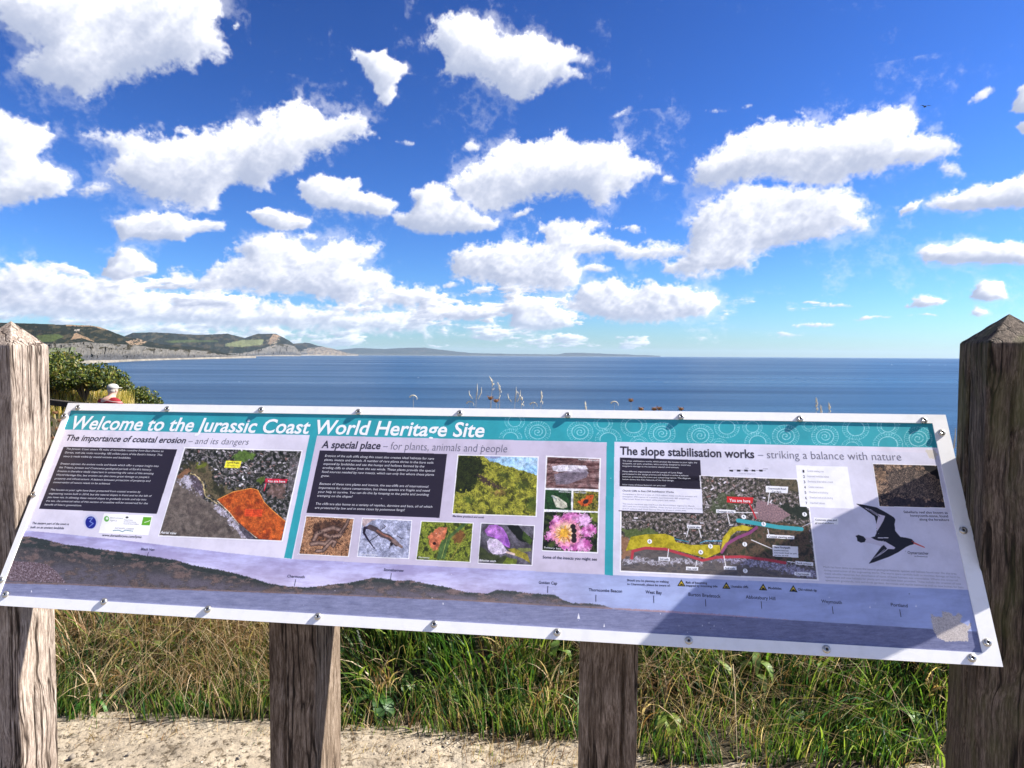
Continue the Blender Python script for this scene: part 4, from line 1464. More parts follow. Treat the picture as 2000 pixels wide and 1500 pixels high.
# legs
def leg(xl, xr, yb_, dep, seed, cr):
    """front face left and right pixel at row 1300, distance of the front face along y"""
    A_ = EYE + ray(xl, 1320) / ray(xl, 1320)[1] * yb_
    wd = .0
    B_ = EYE + ray(xr, 1320) / ray(xr, 1320)[1] * yb_
    # slide B along the row direction
    k = (ray(xr, 1320)[0] / ray(xr, 1320)[1] * A_[1] - A_[0]) / (FR[0] - ray(xr, 1320)[0] / ray(xr, 1320)[1] * FR[1])
    c_ = A_ + FR * k / 2 + BK * dep / 2
    c_[2] = 0
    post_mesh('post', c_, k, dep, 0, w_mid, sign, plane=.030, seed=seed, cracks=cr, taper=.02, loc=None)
leg(524, 616, 1.66, .158, 15, ((0, -.02, .2, .9, .005, .014), (1, .03, .1, .8, .004, .010)))
leg(1131, 1246, 1.56, .145, 21, ((0, .022, .15, .62, .008, .035), (0, .035, .55, .95, .006, .025), (0, -.04, .6, 1.0, .004, .010)))

m_board, _, _ = material('board_edge', (.35, .34, .33), .6)
m_frame, nt, b = material('white_frame', (.80, .79, .79), .38, .5)
f = tex_noise(nt, 30, 5, .6)
nt.links.new(ramp(nt, f, [(.3, (.82, .81, .79)), (.5, (.88, .87, .86))]), b.inputs['Base Color'])


def slab(name, u0, u1, v0, v1, h0, h1, mat, parent, uvmap=False):
    V = [pt(u, v, h) for h in (h0, h1) for v in (v0, v1) for u in (u0, u1)]
    F = [(0, 1, 3, 2), (4, 6, 7, 5), (0, 4, 5, 1), (2, 3, 7, 6), (0, 2, 6, 4), (1, 5, 7, 3)]
    return mesh_ob(name, V, F, mat, parent)


FT = .0026                      # the frame stands this proud of the print
(uL, vT), (uR, _x) = uv_of(138, 801), uv_of(1826, 826)
uR2, vB = uv_of(1919, 1275)
uL, vT, uR, vB = float(uL), float(vT), float(min(uR, uR2)), float(vB)
slab('board', .001, PW - .001, .001, PH - .001, -.014, -FT, m_board, sign)
# frame: one ring of four mitred strips
o4 = [(0, 0), (PW, 0), (PW, PH), (0, PH)]
i4 = [(uL, vT), (uR, vT), (uR, vB), (uL, vB)]
V = [pt(*q, h) for h in (-FT - .0002, .0) for q in o4 + i4]
F = []
for k in range(4):
    k1 = (k + 1) % 4
    F += [(8 + k, 8 + k1, 12 + k1, 12 + k), (k, 4 + k, 4 + k1, k1), (k, k1, 8 + k1, 8 + k), (4 + k, 12 + k, 12 + k1, 4 + k1)]
mesh_ob('frame', V, F, m_frame, sign)
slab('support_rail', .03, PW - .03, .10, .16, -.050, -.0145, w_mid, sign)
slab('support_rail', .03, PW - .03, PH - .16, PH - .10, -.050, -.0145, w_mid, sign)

# ---- the printed face, painted into one picture in the plane of the sign
CW = 3600
CH = int(CW * PH / PW)
uu = (np.arange(CW) + .5) / CW * PW
vv = (np.arange(CH) + .5) / CH * PH
UU, VV = np.meshgrid(uu, vv)
X, Y = px_of(UU, VV)
X = X.astype(np.float32)
Y = Y.astype(np.float32)
IM = np.empty((CH, CW, 3), np.float32)
IM[:] = np.array((223, 218, 234)) / 255.
T_C = spectral(1024, .9, 5, 8)
T_D = spectral(1024, 1.5, 6, 4)


def n_(q, sx=100., sy=100., t=T_D, o=.0):
    k = 7.0 if t is T_C else 4.0
    return samp(t, X[q] / (sx * k) + o, Y[q] / (sy * k) + o * .7)


def win(pts, pad=0):
    u_, v_ = uv_of(*np.asarray(pts, float).T)
    a0 = int(np.clip((u_.min() - pad) / PW * CW - 2, 0, CW)); a1 = int(np.clip((u_.max() + pad) / PW * CW + 3, 0, CW))
    b0 = int(np.clip((v_.min() - pad) / PH * CH - 2, 0, CH)); b1 = int(np.clip((v_.max() + pad) / PH * CH + 3, 0, CH))
    return (slice(b0, b1), slice(a0, a1))


CLIP = [None]


def put(q, m, c, a=1.0):
    c = np.asarray(c, np.float32)
    if c.ndim == 1:
        c = np.broadcast_to(c / 255., IM[q].shape)
    else:
        c = c / 255.
    w = (m.astype(np.float32) * a)
    if CLIP[0] is not None:
        w = w * inpoly(X[q], Y[q], CLIP[0])
    IM[q] = IM[q] * (1 - w[..., None]) + c * w[..., None]


def P_(pts, c, a=1.0, tex=None, wob=0, ws=30.):
    q = win(pts)
    xx, yy = X[q], Y[q]
    if wob:
        xx = xx + n_(q, ws, ws) * wob
        yy = yy + n_(q, ws, ws, o=.4) * wob
    m = inpoly(xx, yy, pts)
    put(q, m, tex(q) if tex else c, a)


def E_(x, y, rx, ry, c, a=1.0, ang=0, wob=0, ws=10., soft=0, tex=None):
    k = max(rx, ry) * 1.1 + wob * 2
    q = win([(x - k, y - k), (x + k, y - k), (x + k, y + k), (x - k, y + k)])
    ca, sa = math.cos(R(ang)), math.sin(R(ang))
    xx = X[q] - x
    yy = Y[q] - y
    if wob:
        xx = xx + n_(q, ws, ws) * wob
        yy = yy + n_(q, ws, ws, o=.3) * wob
    d = np.hypot((xx * ca + yy * sa) / rx, (-xx * sa + yy * ca) / ry)
    m = sstep(1, 1 - soft, d) if soft else (d < 1)
    put(q, m, tex(q) if tex else c, a)


def S_(pts, w, c, a=1.0, wob=0, w2=None):
    """stroke"""
    pts = np.asarray(pts, float)
    ww = max(w, w2 or 0)
    box_ = [(pts[:, 0].min() - ww, pts[:, 1].min() - ww), (pts[:, 0].max() + ww, pts[:, 1].min() - ww),
            (pts[:, 0].max() + ww, pts[:, 1].max() + ww), (pts[:, 0].min() - ww, pts[:, 1].max() + ww)]
    q = win(box_)
    xx, yy = X[q], Y[q]
    if wob:
        xx = xx + n_(q, 12, 12) * wob
        yy = yy + n_(q, 12, 12, o=.3) * wob
    best = np.full(xx.shape, 9., np.float32)
    for i in range(len(pts) - 1):
        p, s = pts[i], pts[i + 1] - pts[i]
        t = np.clip(((xx - p[0]) * s[0] + (yy - p[1]) * s[1]) / max(s @ s, 1e-6), 0, 1)
        wl = w if w2 is None else w + (w2 - w) * (i + t) / (len(pts) - 1)
        best = np.minimum(best, np.hypot(xx - p[0] - t * s[0], yy - p[1] - t * s[1]) / (wl / 2))
    put(q, best < 1, c, a)


def mixn(cs, *nn):
    """texture: colours picked by noise"""
    def f(q):
        v = sum(k * n_(q, s, s * asp, t, o) for (k, s, asp, t, o) in nn)
        st = np.linspace(-1.3, 1.3, len(cs))
        cs_ = np.array(cs, float)
        return np.stack([np.interp(v, st, cs_[:, i]) for i in range(3)], -1)
    return f


def quad_in(pts, k):
    pts = np.asarray(pts, float)
    c = pts.mean(0)
    d = pts - c
    return c + d * (1 - k / np.abs(d).max(1, keepdims=True).clip(1))


# panels and the panorama
TEAL = (52, 160, 172)
P_([(618, 848), (1186, 864), (1182, 1130), (570, 1100)], (203, 194, 214))            # middle panel, greyer
P_([(1198, 862), (1845, 885), (1900, 1160), (1195, 1135)], (218, 216, 233))
# panorama
q = win([(-20, 1030), (1930, 1030), (1930, 1300), (-30, 1300)])
q = (slice(q[0].start, CH), slice(0, CW))
xx, yy = X[q], Y[q]
ptop = np.interp(xx, [-30, 42, 130, 250, 350, 450, 560, 1180, 1900], [1032, 1035, 1043, 1056, 1068, 1080, 1091, 1122, 1152])
m = yy > ptop
t = np.clip((yy - ptop) / 60, 0, 1)
skyc_ = np.stack([np.interp(t, [0, 1], a_) for a_ in ((176, 205), (172, 196), (216, 226))], -1)
rgt = sstep(900, 1250, xx)[..., None]
skyc_ = skyc_ * (1 - rgt) + np.array((164, 176, 218)) * rgt
cln = n_(q, 260, 60)[..., None]
skyc_ = skyc_ + np.clip(cln, -1.5, 1.5) * np.array((10, 12, 12)) * (1 - rgt * .6)
put(q, m, skyc_)
sea_y = np.interp(xx, [0, 130, 300, 640, 900, 1200, 1500, 1900], [1139, 1142, 1150, 1162, 1173, 1190, 1208, 1233])
lx_ = [0, 15, 35, 60, 90, 120, 150, 200, 250, 300, 340, 370, 400, 430, 460, 490, 520, 560, 600, 640, 680, 710, 725, 745, 775, 800, 830, 870, 910, 950,
       970, 1000, 1050, 1070, 1085, 1100, 1120, 1150, 1180, 1200, 1215, 1300, 1400, 1500, 1900]
ly_ = [1075, 1062, 1047, 1048, 1054, 1062, 1066, 1073, 1080, 1087, 1093, 1102, 1108, 1113, 1120, 1128, 1138, 1145, 1147, 1142, 1138, 1132, 1128, 1129, 1134, 1133,
       1139, 1146, 1156, 1159, 1152, 1154, 1160, 1160, 1162, 1172, 1178, 1178, 1182, 1190, 1188, 1192, 1199, 1207, 1240]
land = np.interp(xx, lx_, ly_) + n_(q, 22, 22, T_C) * .8
lm = m & (yy > land) & (yy < sea_y)
dpt = np.clip((yy - land) / np.maximum(sea_y - land, 1), 0, 1)
na = n_(q, 90, 40)
nb = n_(q, 30, 18, T_C)
lc_ = np.stack([np.full(xx.shape, v_) for v_ in (58., 58., 55.)], -1)
tan = sstep(.2, 2.0, na + .5 * nb + .7 * np.exp(-((dpt - .25) / .2) ** 2))[..., None]
lc_ = lc_ * (1 - tan) + np.array((106, 88, 80.)) * tan
grey_ = (sstep(.3, .7, dpt) * sstep(1.0, -.2, na + .3 * nb))[..., None]
lc_ = lc_ * (1 - grey_) + np.array((92, 86, 94.)) * grey_
grn = ((dpt < .22) & (na < .6))[..., None]
lc_ = np.where(grn, np.array((40, 48, 42.)), lc_)
far_ = sstep(1150, 1230, xx)[..., None]
lc_ = lc_ * (1 - far_) + np.array((165, 140, 160.)) * far_
lc_ = lc_ + nb[..., None] * 7 + n_(q, 6, 5, T_C)[..., None] * 7
lc_ = lc_ * .86 + np.array((126, 120, 134.)) * .14 * (1 + sstep(400, 1100, xx)[..., None])
put(q, lm, lc_)
bm = m & (yy > sea_y - 3) & (yy < sea_y) & (np.abs(nb) < 1.2)
put(q, bm, (158, 130, 122), .55 * (xx < 1300))
wv_ = n_(q, 150, 9, T_C) * 6 + n_(q, 60, 14) * 4
seac = np.array((130, 134, 166.))[None, None] + wv_[..., None]
seac = seac - 14 * sstep(1100, 1500, xx)[..., None]
put(q, m & (yy >= sea_y), seac)
# town at the far left of the panorama
P_([(18, 1095), (60, 1097), (90, 1102), (108, 1115), (120, 1128), (128, 1138), (20, 1134), (8, 1128)], None,
   tex=mixn([(60, 50, 55), (96, 66, 64), (130, 116, 124), (80, 62, 62), (190, 180, 192)], (.9, 9, 1, T_C, .1), (.7, 20, .6, T_C, .5)))
for (x, y, s) in ((1130, 1203, 7), (1180, 1221, 4), (865, 1178, 3), (60, 1154, 3), (1290, 1198, 2), (1385, 1216, 2), (1395, 1222, 2), (1372, 1221, 2), (1620, 1166, 2), (1700, 1185, 3), (1790, 1183, 3)):
    P_([(x, y - s), (x + s * .4, y + s * .8), (x - s * .4, y + s * .8)], (240, 238, 245))

# teal bars
P_([(138, 796), (1832, 822), (1846, 874), (1198, 862), (1184, 863), (618, 850), (606, 849), (118, 838)], TEAL)
P_([(605, 846), (619, 848), (569, 1091), (554, 1089)], TEAL)
P_([(1185, 861), (1200, 862), (1197, 1124), (1181, 1122)], TEAL)


# ammonites in the title bar: concentric dotted whorls
def ammonite(x, y, r_, faint=.75, spiral=True):
    CLIP[0] = [(950, 813), (1830, 826), (1845, 873), (1198, 861), (950, 855)]
    k = r_ * 1.1
    q = win([(x - k, y - k * .8), (x + k, y - k * .8), (x + k, y + k * .8), (x - k, y + k * .8)])
    xx, yy = X[q] - x, (Y[q] - y) * 1.18
    d = np.hypot(xx, yy) / r_
    th_ = np.arctan2(yy, xx)
    nn_ = n_(q, 9, 9, T_C)
    d = d + nn_ * .012
    ring = (np.abs(d - .62) < .03) | (np.abs(d - .97) < .03) & (nn_ > -.2)
    ribs = (d > .66) & (d < .98) & (np.abs(np.sin(th_ * 15)) < .36) & (nn_ > -.1)
    if spiral:
        sp = np.abs(((d * 4.2 + th_ / (2 * math.pi)) % 1) - .5) < .16
        ribs |= sp & (d < .46) & (nn_ > -.7)
    put(q, ring | ribs, (190, 232, 236), faint)
    CLIP[0] = None


for (x, y, r_, sp_) in ((1050, 843, 26, True), (1133, 843, 26, True), (1293, 846, 27, True), (1368, 850, 27, True), (1005, 822, 20, False), (997, 856, 23, False),
                        (1178, 826, 19, False), (1188, 858, 26, False), (1238, 831, 26, False), (1248, 868, 20, False), (1420, 834, 25, False), (1404, 871, 19, False),
                        (1470, 833, 20, False), (1480, 864, 26, False), (1535, 851, 27, True), (1612, 852, 27, True), (1672, 836, 27, False), (1665, 874, 22, False),
                        (1735, 831, 22, False), (1735, 868, 30, False), (1794, 856, 28, True), (1580, 830, 14, False)):
    ammonite(x, y, r_, .75, sp_)

BLK = (44, 38, 52)
BOXES = {'b1': [(123, 872), (345, 877), (305, 1003), (75, 993)], 'b2': [(624, 879), (873, 886), (858, 1011), (598, 1001)],
         'b3': [(1211, 893), (1368, 898), (1371, 955), (1210, 949)]}
PHOTOS = {}


def photo(key, pts, bw=1.6):
    pts = np.asarray(pts, float)
    c = pts.mean(0)
    s = np.sign(pts - c)
    P_(pts + s * bw, (246, 244, 250))
    PHOTOS[key] = pts + s * bw
    CLIP[0] = pts


for k in BOXES:
    P_(BOXES[k], BLK)

# 1 aerial view with the orange slip
photo('aerial', [(361, 875), (588, 881), (549, 1055), (310, 1045)], 2.5)
town = mixn([(22, 26, 22), (52, 54, 42), (46, 48, 40), (92, 88, 86), (150, 144, 150)], (.35, 20, 1, T_C, .1), (.9, 16, 1, T_D, .3))
scrub = mixn([(52, 52, 34), (92, 84, 60), (112, 96, 76), (74, 74, 44)], (.9, 60, 1, T_D, .1), (.5, 16, 1, T_C, .6))
P_([(355, 870), (592, 876), (549, 1058), (305, 1050)], None, tex=town)
def houses(n, box_, seed, keep, sz=(1.6, 3.6)):
    r = np.random.default_rng(seed)
    for i in range(n):
        x, y = r.uniform(box_[0], box_[2]), r.uniform(box_[1], box_[3])
        if not keep(x, y):
            continue
        a = .5 * math.sin(x * .03) + .35 * math.cos(y * .05) + (0 if r.uniform() < .7 else 1.57) + r.normal(0, .08)
        l, w_ = r.uniform(*sz), r.uniform(*sz) * .5
        c_ = [(188, 180, 184), (156, 130, 124), (136, 104, 96), (112, 104, 106), (226, 220, 228), (70, 66, 66)][r.integers(0, 6)]
        ca, sa = math.cos(a), math.sin(a)
        q_ = [(x + i_ * l * ca - j_ * w_ * sa, y + (i_ * l * sa + j_ * w_ * ca) * .9) for i_, j_ in ((-1, -1), (1, -1), (1, 1), (-1, 1))]
        P_([(a_ - .8, b_ + 1.0) for a_, b_ in q_], (20, 22, 20), .8)
        P_(q_, c_)


def roads(lines, w_=1.6):
    for l in lines:
        S_(l, w_, (150, 142, 140), .8, wob=.5)


roads([[(390, 880), (420, 900), (430, 925), (460, 940)], [(430, 918), (480, 920), (540, 925), (580, 935)], [(480, 878), (475, 900), (490, 918)], [(520, 885), (500, 905), (470, 925)]])
houses(170, (365, 876, 585, 960), 3, lambda x, y: not (455 < x < 500 and 880 < y < 905) and (y < 950 - (x - 480) * .3 or x > 560) and x > 385 + (y - 880) * .6)
P_([(360, 905), (405, 900), (425, 945), (440, 960), (425, 975), (385, 930), (350, 918)], None, tex=scrub, wob=3)
P_([(400, 940), (450, 955), (500, 950), (470, 965), (425, 980), (395, 960)], None, tex=scrub, wob=3)
P_([(385, 903), (405, 903), (402, 912), (380, 915)], (105, 112, 40), wob=2)
P_([(465, 882), (500, 881), (490, 897), (470, 903), (452, 892)], (84, 108, 48), wob=2)
P_([(508, 930), (518, 930), (512, 945), (500, 940)], (82, 100, 40), wob=1)
P_([(525, 945), (560, 948), (552, 975), (520, 965)], (130, 100, 92), .7, wob=3)
P_([(566, 893), (590, 893), (575, 960), (560, 958)], None, .5, tex=mixn([(150, 140, 150), (70, 60, 60), (220, 215, 225)], (1., 10, 1, T_C, .2)))
seat = mixn([(92, 82, 76), (104, 94, 86), (112, 102, 94)], (1., 90, .6, T_D, .2), (.5, 22, 2.2, T_C, .4))
P_([(338, 935), (372, 927), (388, 940), (400, 978), (425, 985), (445, 1010), (470, 1035), (500, 1060), (300, 1060)], None, tex=seat, wob=1.5)
P_([(371, 928), (382, 926), (396, 945), (398, 972), (390, 968), (372, 945)], (88, 76, 88), .8, wob=1)
P_([(345, 935), (365, 925), (378, 945), (368, 958), (395, 962), (396, 968), (366, 955)], (205, 200, 220), .8, wob=4, ws=14)
P_([(415, 985), (430, 988), (455, 1012), (478, 1040), (500, 1055), (480, 1057), (455, 1030), (440, 1010), (425, 1000)], None,
   tex=mixn([(120, 108, 108), (170, 162, 180), (225, 222, 240)], (1.2, 14, 1, T_C, .2)), wob=2.5, ws=16)
P_([(340, 932), (365, 913), (372, 920), (352, 935)], (130, 95, 70), wob=1)
S_([(371, 924), (382, 928), (395, 942), (400, 968), (415, 978), (424, 983)], 2.2, (200, 180, 130), wob=.6)
P_([(424, 975), (455, 960), (490, 953), (503, 957), (515, 980), (532, 997), (557, 1018), (548, 1056), (505, 1052), (468, 1024), (445, 998)], None,
   tex=mixn([(150, 62, 26), (186, 84, 30), (205, 104, 44), (165, 74, 28)], (1., 70, 1, T_D, .1), (.5, 14, 1.5, T_C, .6)))
S_([(424, 975), (455, 960), (490, 953), (503, 957), (515, 980), (532, 997), (557, 1018)], 1.5, (236, 150, 70))
S_([(424, 978), (447, 1000), (466, 1024), (500, 1050)], 1.5, (225, 200, 170))
P_([(467, 1020), (475, 1028), (500, 1052), (485, 1055), (466, 1032)], (70, 64, 74), .8)
P_([(441, 899), (471, 900), (467, 914), (437, 913)], (240, 226, 60))
P_([(518, 934), (561, 935), (559, 943), (516, 942)], (205, 40, 66))
S_([(519, 944), (515, 958)], 2, (205, 60, 80))
P_([(478, 993), (513, 994), (510, 1009), (475, 1008)], (222, 84, 40))
for y in (997, 1001, 1005):
    S_([(480, y), (510, y + .6)], 1.1, (190, 40, 30), .7)
CLIP[0] = None

# 2 maritime grassland
photo('grassland', [(895, 889), (1050, 893), (1046, 1007), (884, 1002)], 2.2)
P_([(880, 885), (1055, 890), (1050, 1010), (880, 1006)], None, tex=mixn([(60, 62, 24), (112, 116, 40), (158, 158, 52), (190, 182, 72), (96, 100, 36)], (.9, 46, 1, T_D, .1), (.6, 9, 1, T_C, .5)))
P_([(944, 886), (1055, 888), (1052, 928), (1030, 922), (1005, 914), (975, 905), (955, 900)], None, tex=mixn([(150, 196, 236), (190, 220, 246)], (1., 70, 1, T_D, .3)), wob=.8)
P_([(944, 886), (985, 888), (965, 896), (948, 893)], (150, 160, 200), wob=.8)
P_([(890, 890), (935, 890), (950, 912), (935, 930), (925, 955), (905, 962), (885, 960)], None, tex=mixn([(14, 20, 10), (34, 42, 16), (70, 76, 28), (22, 28, 14)], (1., 12, 1, T_C, .2), (.4, 50, 1, T_D, .5)), wob=3, ws=16)
P_([(930, 925), (950, 932), (965, 945), (995, 955), (985, 955), (955, 948), (940, 938)], (62, 44, 48), .9, wob=2, ws=12)
E_(985, 928, 16, 8, (60, 70, 28), .8, 20, 3, soft=.5)
E_(1020, 948, 18, 10, (64, 76, 30), .8, 0, 3, soft=.5)
E_(975, 962, 16, 7, (120, 84, 60), .6, 0, 3, soft=.5)
E_(1040, 985, 16, 20, (56, 74, 26), .7, 0, 3, soft=.5)
E_(915, 975, 14, 9, (70, 86, 30), .7, 0, 3, soft=.5)
CLIP[0] = None

# 3 insects: one framed block of four
P_([(1066, 889), (1174, 894), (1168, 1081), (1058, 1076)], (246, 244, 250))
PHOTOS['insects'] = np.array([(1066, 889), (1174, 894), (1168, 1081), (1058, 1076)], float)
CLIP[0] = [(1069, 892), (1171, 896), (1169, 955), (1066, 952)]
P_(CLIP[0], None, tex=lambda q: np.stack([np.clip(118 + 26 * n_(q, 200, 22, T_D) + 12 * n_(q, 60, 8, T_C) + k, 20, 255) for k in (0, -30, -32)], -1))
for i in range(5):
    S_([(1066, 912 + i * 9), (1100 + i * 9, 890 + i * 4)], 1.6, (52, 34, 34), .7, wob=1)
P_([(1082, 926), (1086, 946), (1110, 945), (1145, 932), (1150, 922), (1130, 915)], (128, 116, 128))
P_([(1078, 910), (1100, 907), (1144, 909), (1149, 916), (1130, 918), (1090, 921), (1080, 918)], (222, 215, 226))
P_([(1110, 921), (1130, 914), (1147, 918), (1148, 923), (1130, 923)], (170, 160, 175))
for i in range(5):
    S_([(1088, 926 + i * 4), (1145, 921 + i)], .9, (80, 70, 82), .7)
S_([(1149, 918), (1152, 930)], 1, (60, 44, 44))
CLIP[0] = [(1065, 956), (1116, 958), (1115, 996), (1063, 994)]
P_(CLIP[0], None, tex=mixn([(22, 44, 22), (46, 84, 44), (30, 60, 30)], (1., 24, 1, T_D, .1)))
P_([(1078, 966), (1090, 970), (1107, 982), (1108, 990), (1100, 993), (1086, 990), (1082, 980)], (205, 204, 184))
S_([(1090, 974), (1106, 988)], 1, (150, 150, 130))
S_([(1078, 968), (1086, 974)], 3, (150, 160, 160))
CLIP[0] = [(1120, 958), (1169, 960), (1168, 998), (1119, 996)]
P_(CLIP[0], None, tex=mixn([(70, 76, 24), (176, 164, 66), (110, 100, 40), (60, 64, 24)], (1., 22, 1, T_D, .2), (.4, 8, 1, T_C, .2)))
P_([(1127, 978), (1140, 974), (1148, 966), (1160, 966), (1157, 980), (1148, 988), (1136, 988)], (206, 92, 40), wob=.8, ws=8)
E_(1144, 979, 6, 4, (50, 38, 40), 1, -30)
for (x, y) in ((1133, 977), (1154, 970), (1150, 985), (1139, 986)):
    E_(x, y, 1.3, 1.3, (46, 28, 24), .9)
CLIP[0] = [(1063, 999), (1168, 1001), (1166, 1078), (1059, 1074)]
P_(CLIP[0], None, tex=mixn([(16, 18, 12), (34, 44, 22), (62, 74, 34)], (1., 30, 1, T_D, .5)))
P_([(1152, 1000), (1170, 1001), (1168, 1022), (1155, 1015)], (110, 120, 48), wob=1)
pink = mixn([(178, 84, 150), (214, 130, 190), (232, 168, 214)], (1., 30, 1, T_D, .3))
E_(1115, 1012, 22, 13, None, 1, -10, 2, tex=pink)
E_(1142, 1015, 12, 13, (232, 180, 226), 1, 20, 2)
E_(1150, 1036, 16, 12, None, 1, -20, 2, tex=pink)
E_(1083, 1020, 7, 17, None, 1, 25, 2, tex=pink)
E_(1074, 1046, 10, 9, None, 1, -20, 2, tex=pink)
E_(1112, 1060, 26, 16, None, 1, 10, 2, tex=pink)
E_(1140, 1064, 16, 14, None, 1, 10, 2, tex=pink)
E_(1105, 1040, 30, 26, (232, 150, 176), 1, 0, 2)
E_(1104, 1040, 23, 21, (240, 200, 160), 1, 0, 2, soft=.3)
for i in range(26):
    a = i * 2.399
    rr_ = 8 + (i % 5) * 2
    S_([(1102, 1040), (1102 + rr_ * 1.25 * math.cos(a), 1042 + rr_ * 1.2 * math.sin(a))], 1.6, (214, 140, 40) if i % 3 else (176, 92, 28), .9)
E_(1102, 1040, 9, 8, (224, 168, 60), 1, 0, 1)
for (x, y, ry) in ((1119, 1028, 5), (1121, 1036, 5), (1121, 1046, 5), (1121, 1054, 6)):
    E_(x, y, 5.2, ry, (30, 22, 26), .95)
CLIP[0] = None

# 4 adder
photo('adder', [(598, 1008), (690, 1013), (679, 1086), (584, 1081)])
P_([(590, 1004), (695, 1008), (682, 1090), (580, 1085)], None, tex=mixn([(44, 26, 20), (120, 76, 50), (196, 146, 104), (224, 182, 146), (130, 84, 56)], (1.0, 12, .8, T_C, .3), (.4, 46, 1, T_D, .5)))
P_([(620, 1020), (650, 1016), (672, 1018), (678, 1032), (662, 1050), (640, 1054), (615, 1046), (606, 1035)], (40, 26, 22), .6, wob=2)
def snake(pts, w, a=1):
    S_(pts, w + 1.5, (36, 24, 22), a)
    S_(pts, w, (116, 90, 80), a)
    S_(pts, w * .45, (150, 124, 110), a)
snake([(612, 1054), (618, 1042), (632, 1036), (650, 1030), (668, 1036), (662, 1046), (645, 1048), (634, 1044)], 8)
snake([(608, 1062), (622, 1060), (634, 1062), (645, 1054)], 8)
snake([(618, 1076), (630, 1075), (640, 1064), (648, 1056), (654, 1058), (650, 1066)], 6)
snake([(664, 1040), (676, 1024), (680, 1014)], 5, .8)
for i in range(12):
    E_(612 + i * 4.6, 1044 - 6 * math.sin(i * .5), 1.3, 1.3, (34, 22, 20), .8)
CLIP[0] = None

# 5 lizard
photo('lizard', [(708, 1012), (803, 1017), (797, 1090), (698, 1086)])
P_([(700, 1008), (808, 1012), (800, 1094), (692, 1090)], None, tex=mixn([(128, 132, 158), (168, 172, 198), (192, 194, 218)], (1., 14, 1, T_C, .6), (.4, 60, 1, T_D, .5)))
P_([(705, 1010), (735, 1013), (720, 1020), (709, 1030)], (196, 166, 156), .7, wob=1)
S_([(738, 1045), (722, 1056)], 1.3, (40, 34, 44)); S_([(742, 1035), (753, 1028), (748, 1024)], 1.2, (60, 50, 60)); S_([(768, 1052), (760, 1070)], 1.5, (70, 60, 66)); S_([(775, 1046), (784, 1052)], 1.5, (70, 60, 66))
S_([(731, 1071), (724, 1062), (716, 1050), (710, 1040), (712, 1031), (722, 1029), (731, 1033)], 1.5, (38, 30, 50), w2=7.5)
S_([(722, 1029), (734, 1034), (745, 1044), (758, 1048), (768, 1056), (774, 1062)], 10, (78, 66, 70))
S_([(736, 1036), (748, 1044), (760, 1048), (768, 1055)], 3.4, (142, 98, 84))
S_([(768, 1056), (776, 1062), (784, 1068)], 8, (124, 104, 100), w2=5)
E_(764, 1062, 3, 3.5, (44, 36, 44))
CLIP[0] = None

# 6 orange moth on grass
photo('moth', [(823, 1018), (923, 1022), (917, 1097), (813, 1092)])
P_([(815, 1014), (928, 1018), (920, 1100), (808, 1096)], None, tex=mixn([(52, 60, 20), (104, 116, 38), (160, 172, 64), (84, 92, 30)], (1., 26, 1, T_D, .3), (.4, 7, 1, T_C, .5)))
E_(896, 1048, 13, 16, (128, 76, 46), .8, 30, 2, soft=.3)
P_([(905, 1020), (915, 1020), (880, 1050), (868, 1092), (852, 1092), (860, 1060)], (70, 100, 56), .85)
S_([(876, 1040), (862, 1090)], 1.2, (150, 160, 80)); S_([(912, 1040), (880, 1092)], 1.4, (150, 140, 60))
P_([(862, 1027), (874, 1029), (872, 1040), (864, 1056), (854, 1074), (846, 1077), (838, 1064), (836, 1050), (848, 1034)], (196, 112, 78), wob=1)
P_([(862, 1030), (870, 1031), (862, 1044), (850, 1052)], (212, 134, 100), .8)
E_(848, 1061, 3.3, 3, (44, 16, 14))
CLIP[0] = None

# 7 vetch flower
photo('vetch', [(940, 1022), (1043, 1027), (1038, 1103), (934, 1099)])
P_([(930, 1018), (1048, 1022), (1042, 1108), (930, 1102)], None, tex=mixn([(70, 66, 72), (92, 88, 98), (112, 108, 120)], (1., 80, 1, T_D, .7)))
P_([(988, 1024), (1014, 1026), (1020, 1038), (1040, 1052), (1036, 1064), (1010, 1050)], (22, 26, 18), .95, wob=1)
P_([(1022, 1036), (1040, 1054), (1036, 1064), (1020, 1052)], (70, 92, 36), .8)
P_([(934, 1065), (960, 1080), (990, 1088), (1000, 1097), (975, 1102), (935, 1090)], (58, 66, 34), .9, wob=1.5)
P_([(990, 1088), (1010, 1092), (1008, 1102), (980, 1102)], (110, 124, 40), .9)
P_([(946, 1036), (955, 1025), (970, 1024), (982, 1031), (990, 1044), (996, 1062), (995, 1070), (982, 1064), (966, 1050), (952, 1046)], (172, 108, 196))
P_([(952, 1030), (966, 1026), (978, 1034), (982, 1046), (966, 1044), (952, 1040)], (196, 132, 214), .8)
P_([(985, 1046), (992, 1052), (996, 1068), (988, 1064)], (118, 62, 156), .7)
P_([(951, 1057), (956, 1051), (970, 1052), (980, 1060), (988, 1072), (992, 1078), (980, 1082), (962, 1082), (953, 1072)], (214, 200, 224))
E_(965, 1064, 8, 6, (186, 166, 196), .6, 20, soft=.6)
P_([(992, 1072), (1005, 1070), (1030, 1082), (1036, 1100), (1020, 1090), (1004, 1084)], (150, 140, 52))
P_([(1010, 1070), (1036, 1070), (1038, 1076), (1018, 1078)], (110, 116, 66))
S_([(990, 1078), (1004, 1082)], 4, (216, 190, 180))
CLIP[0] = None

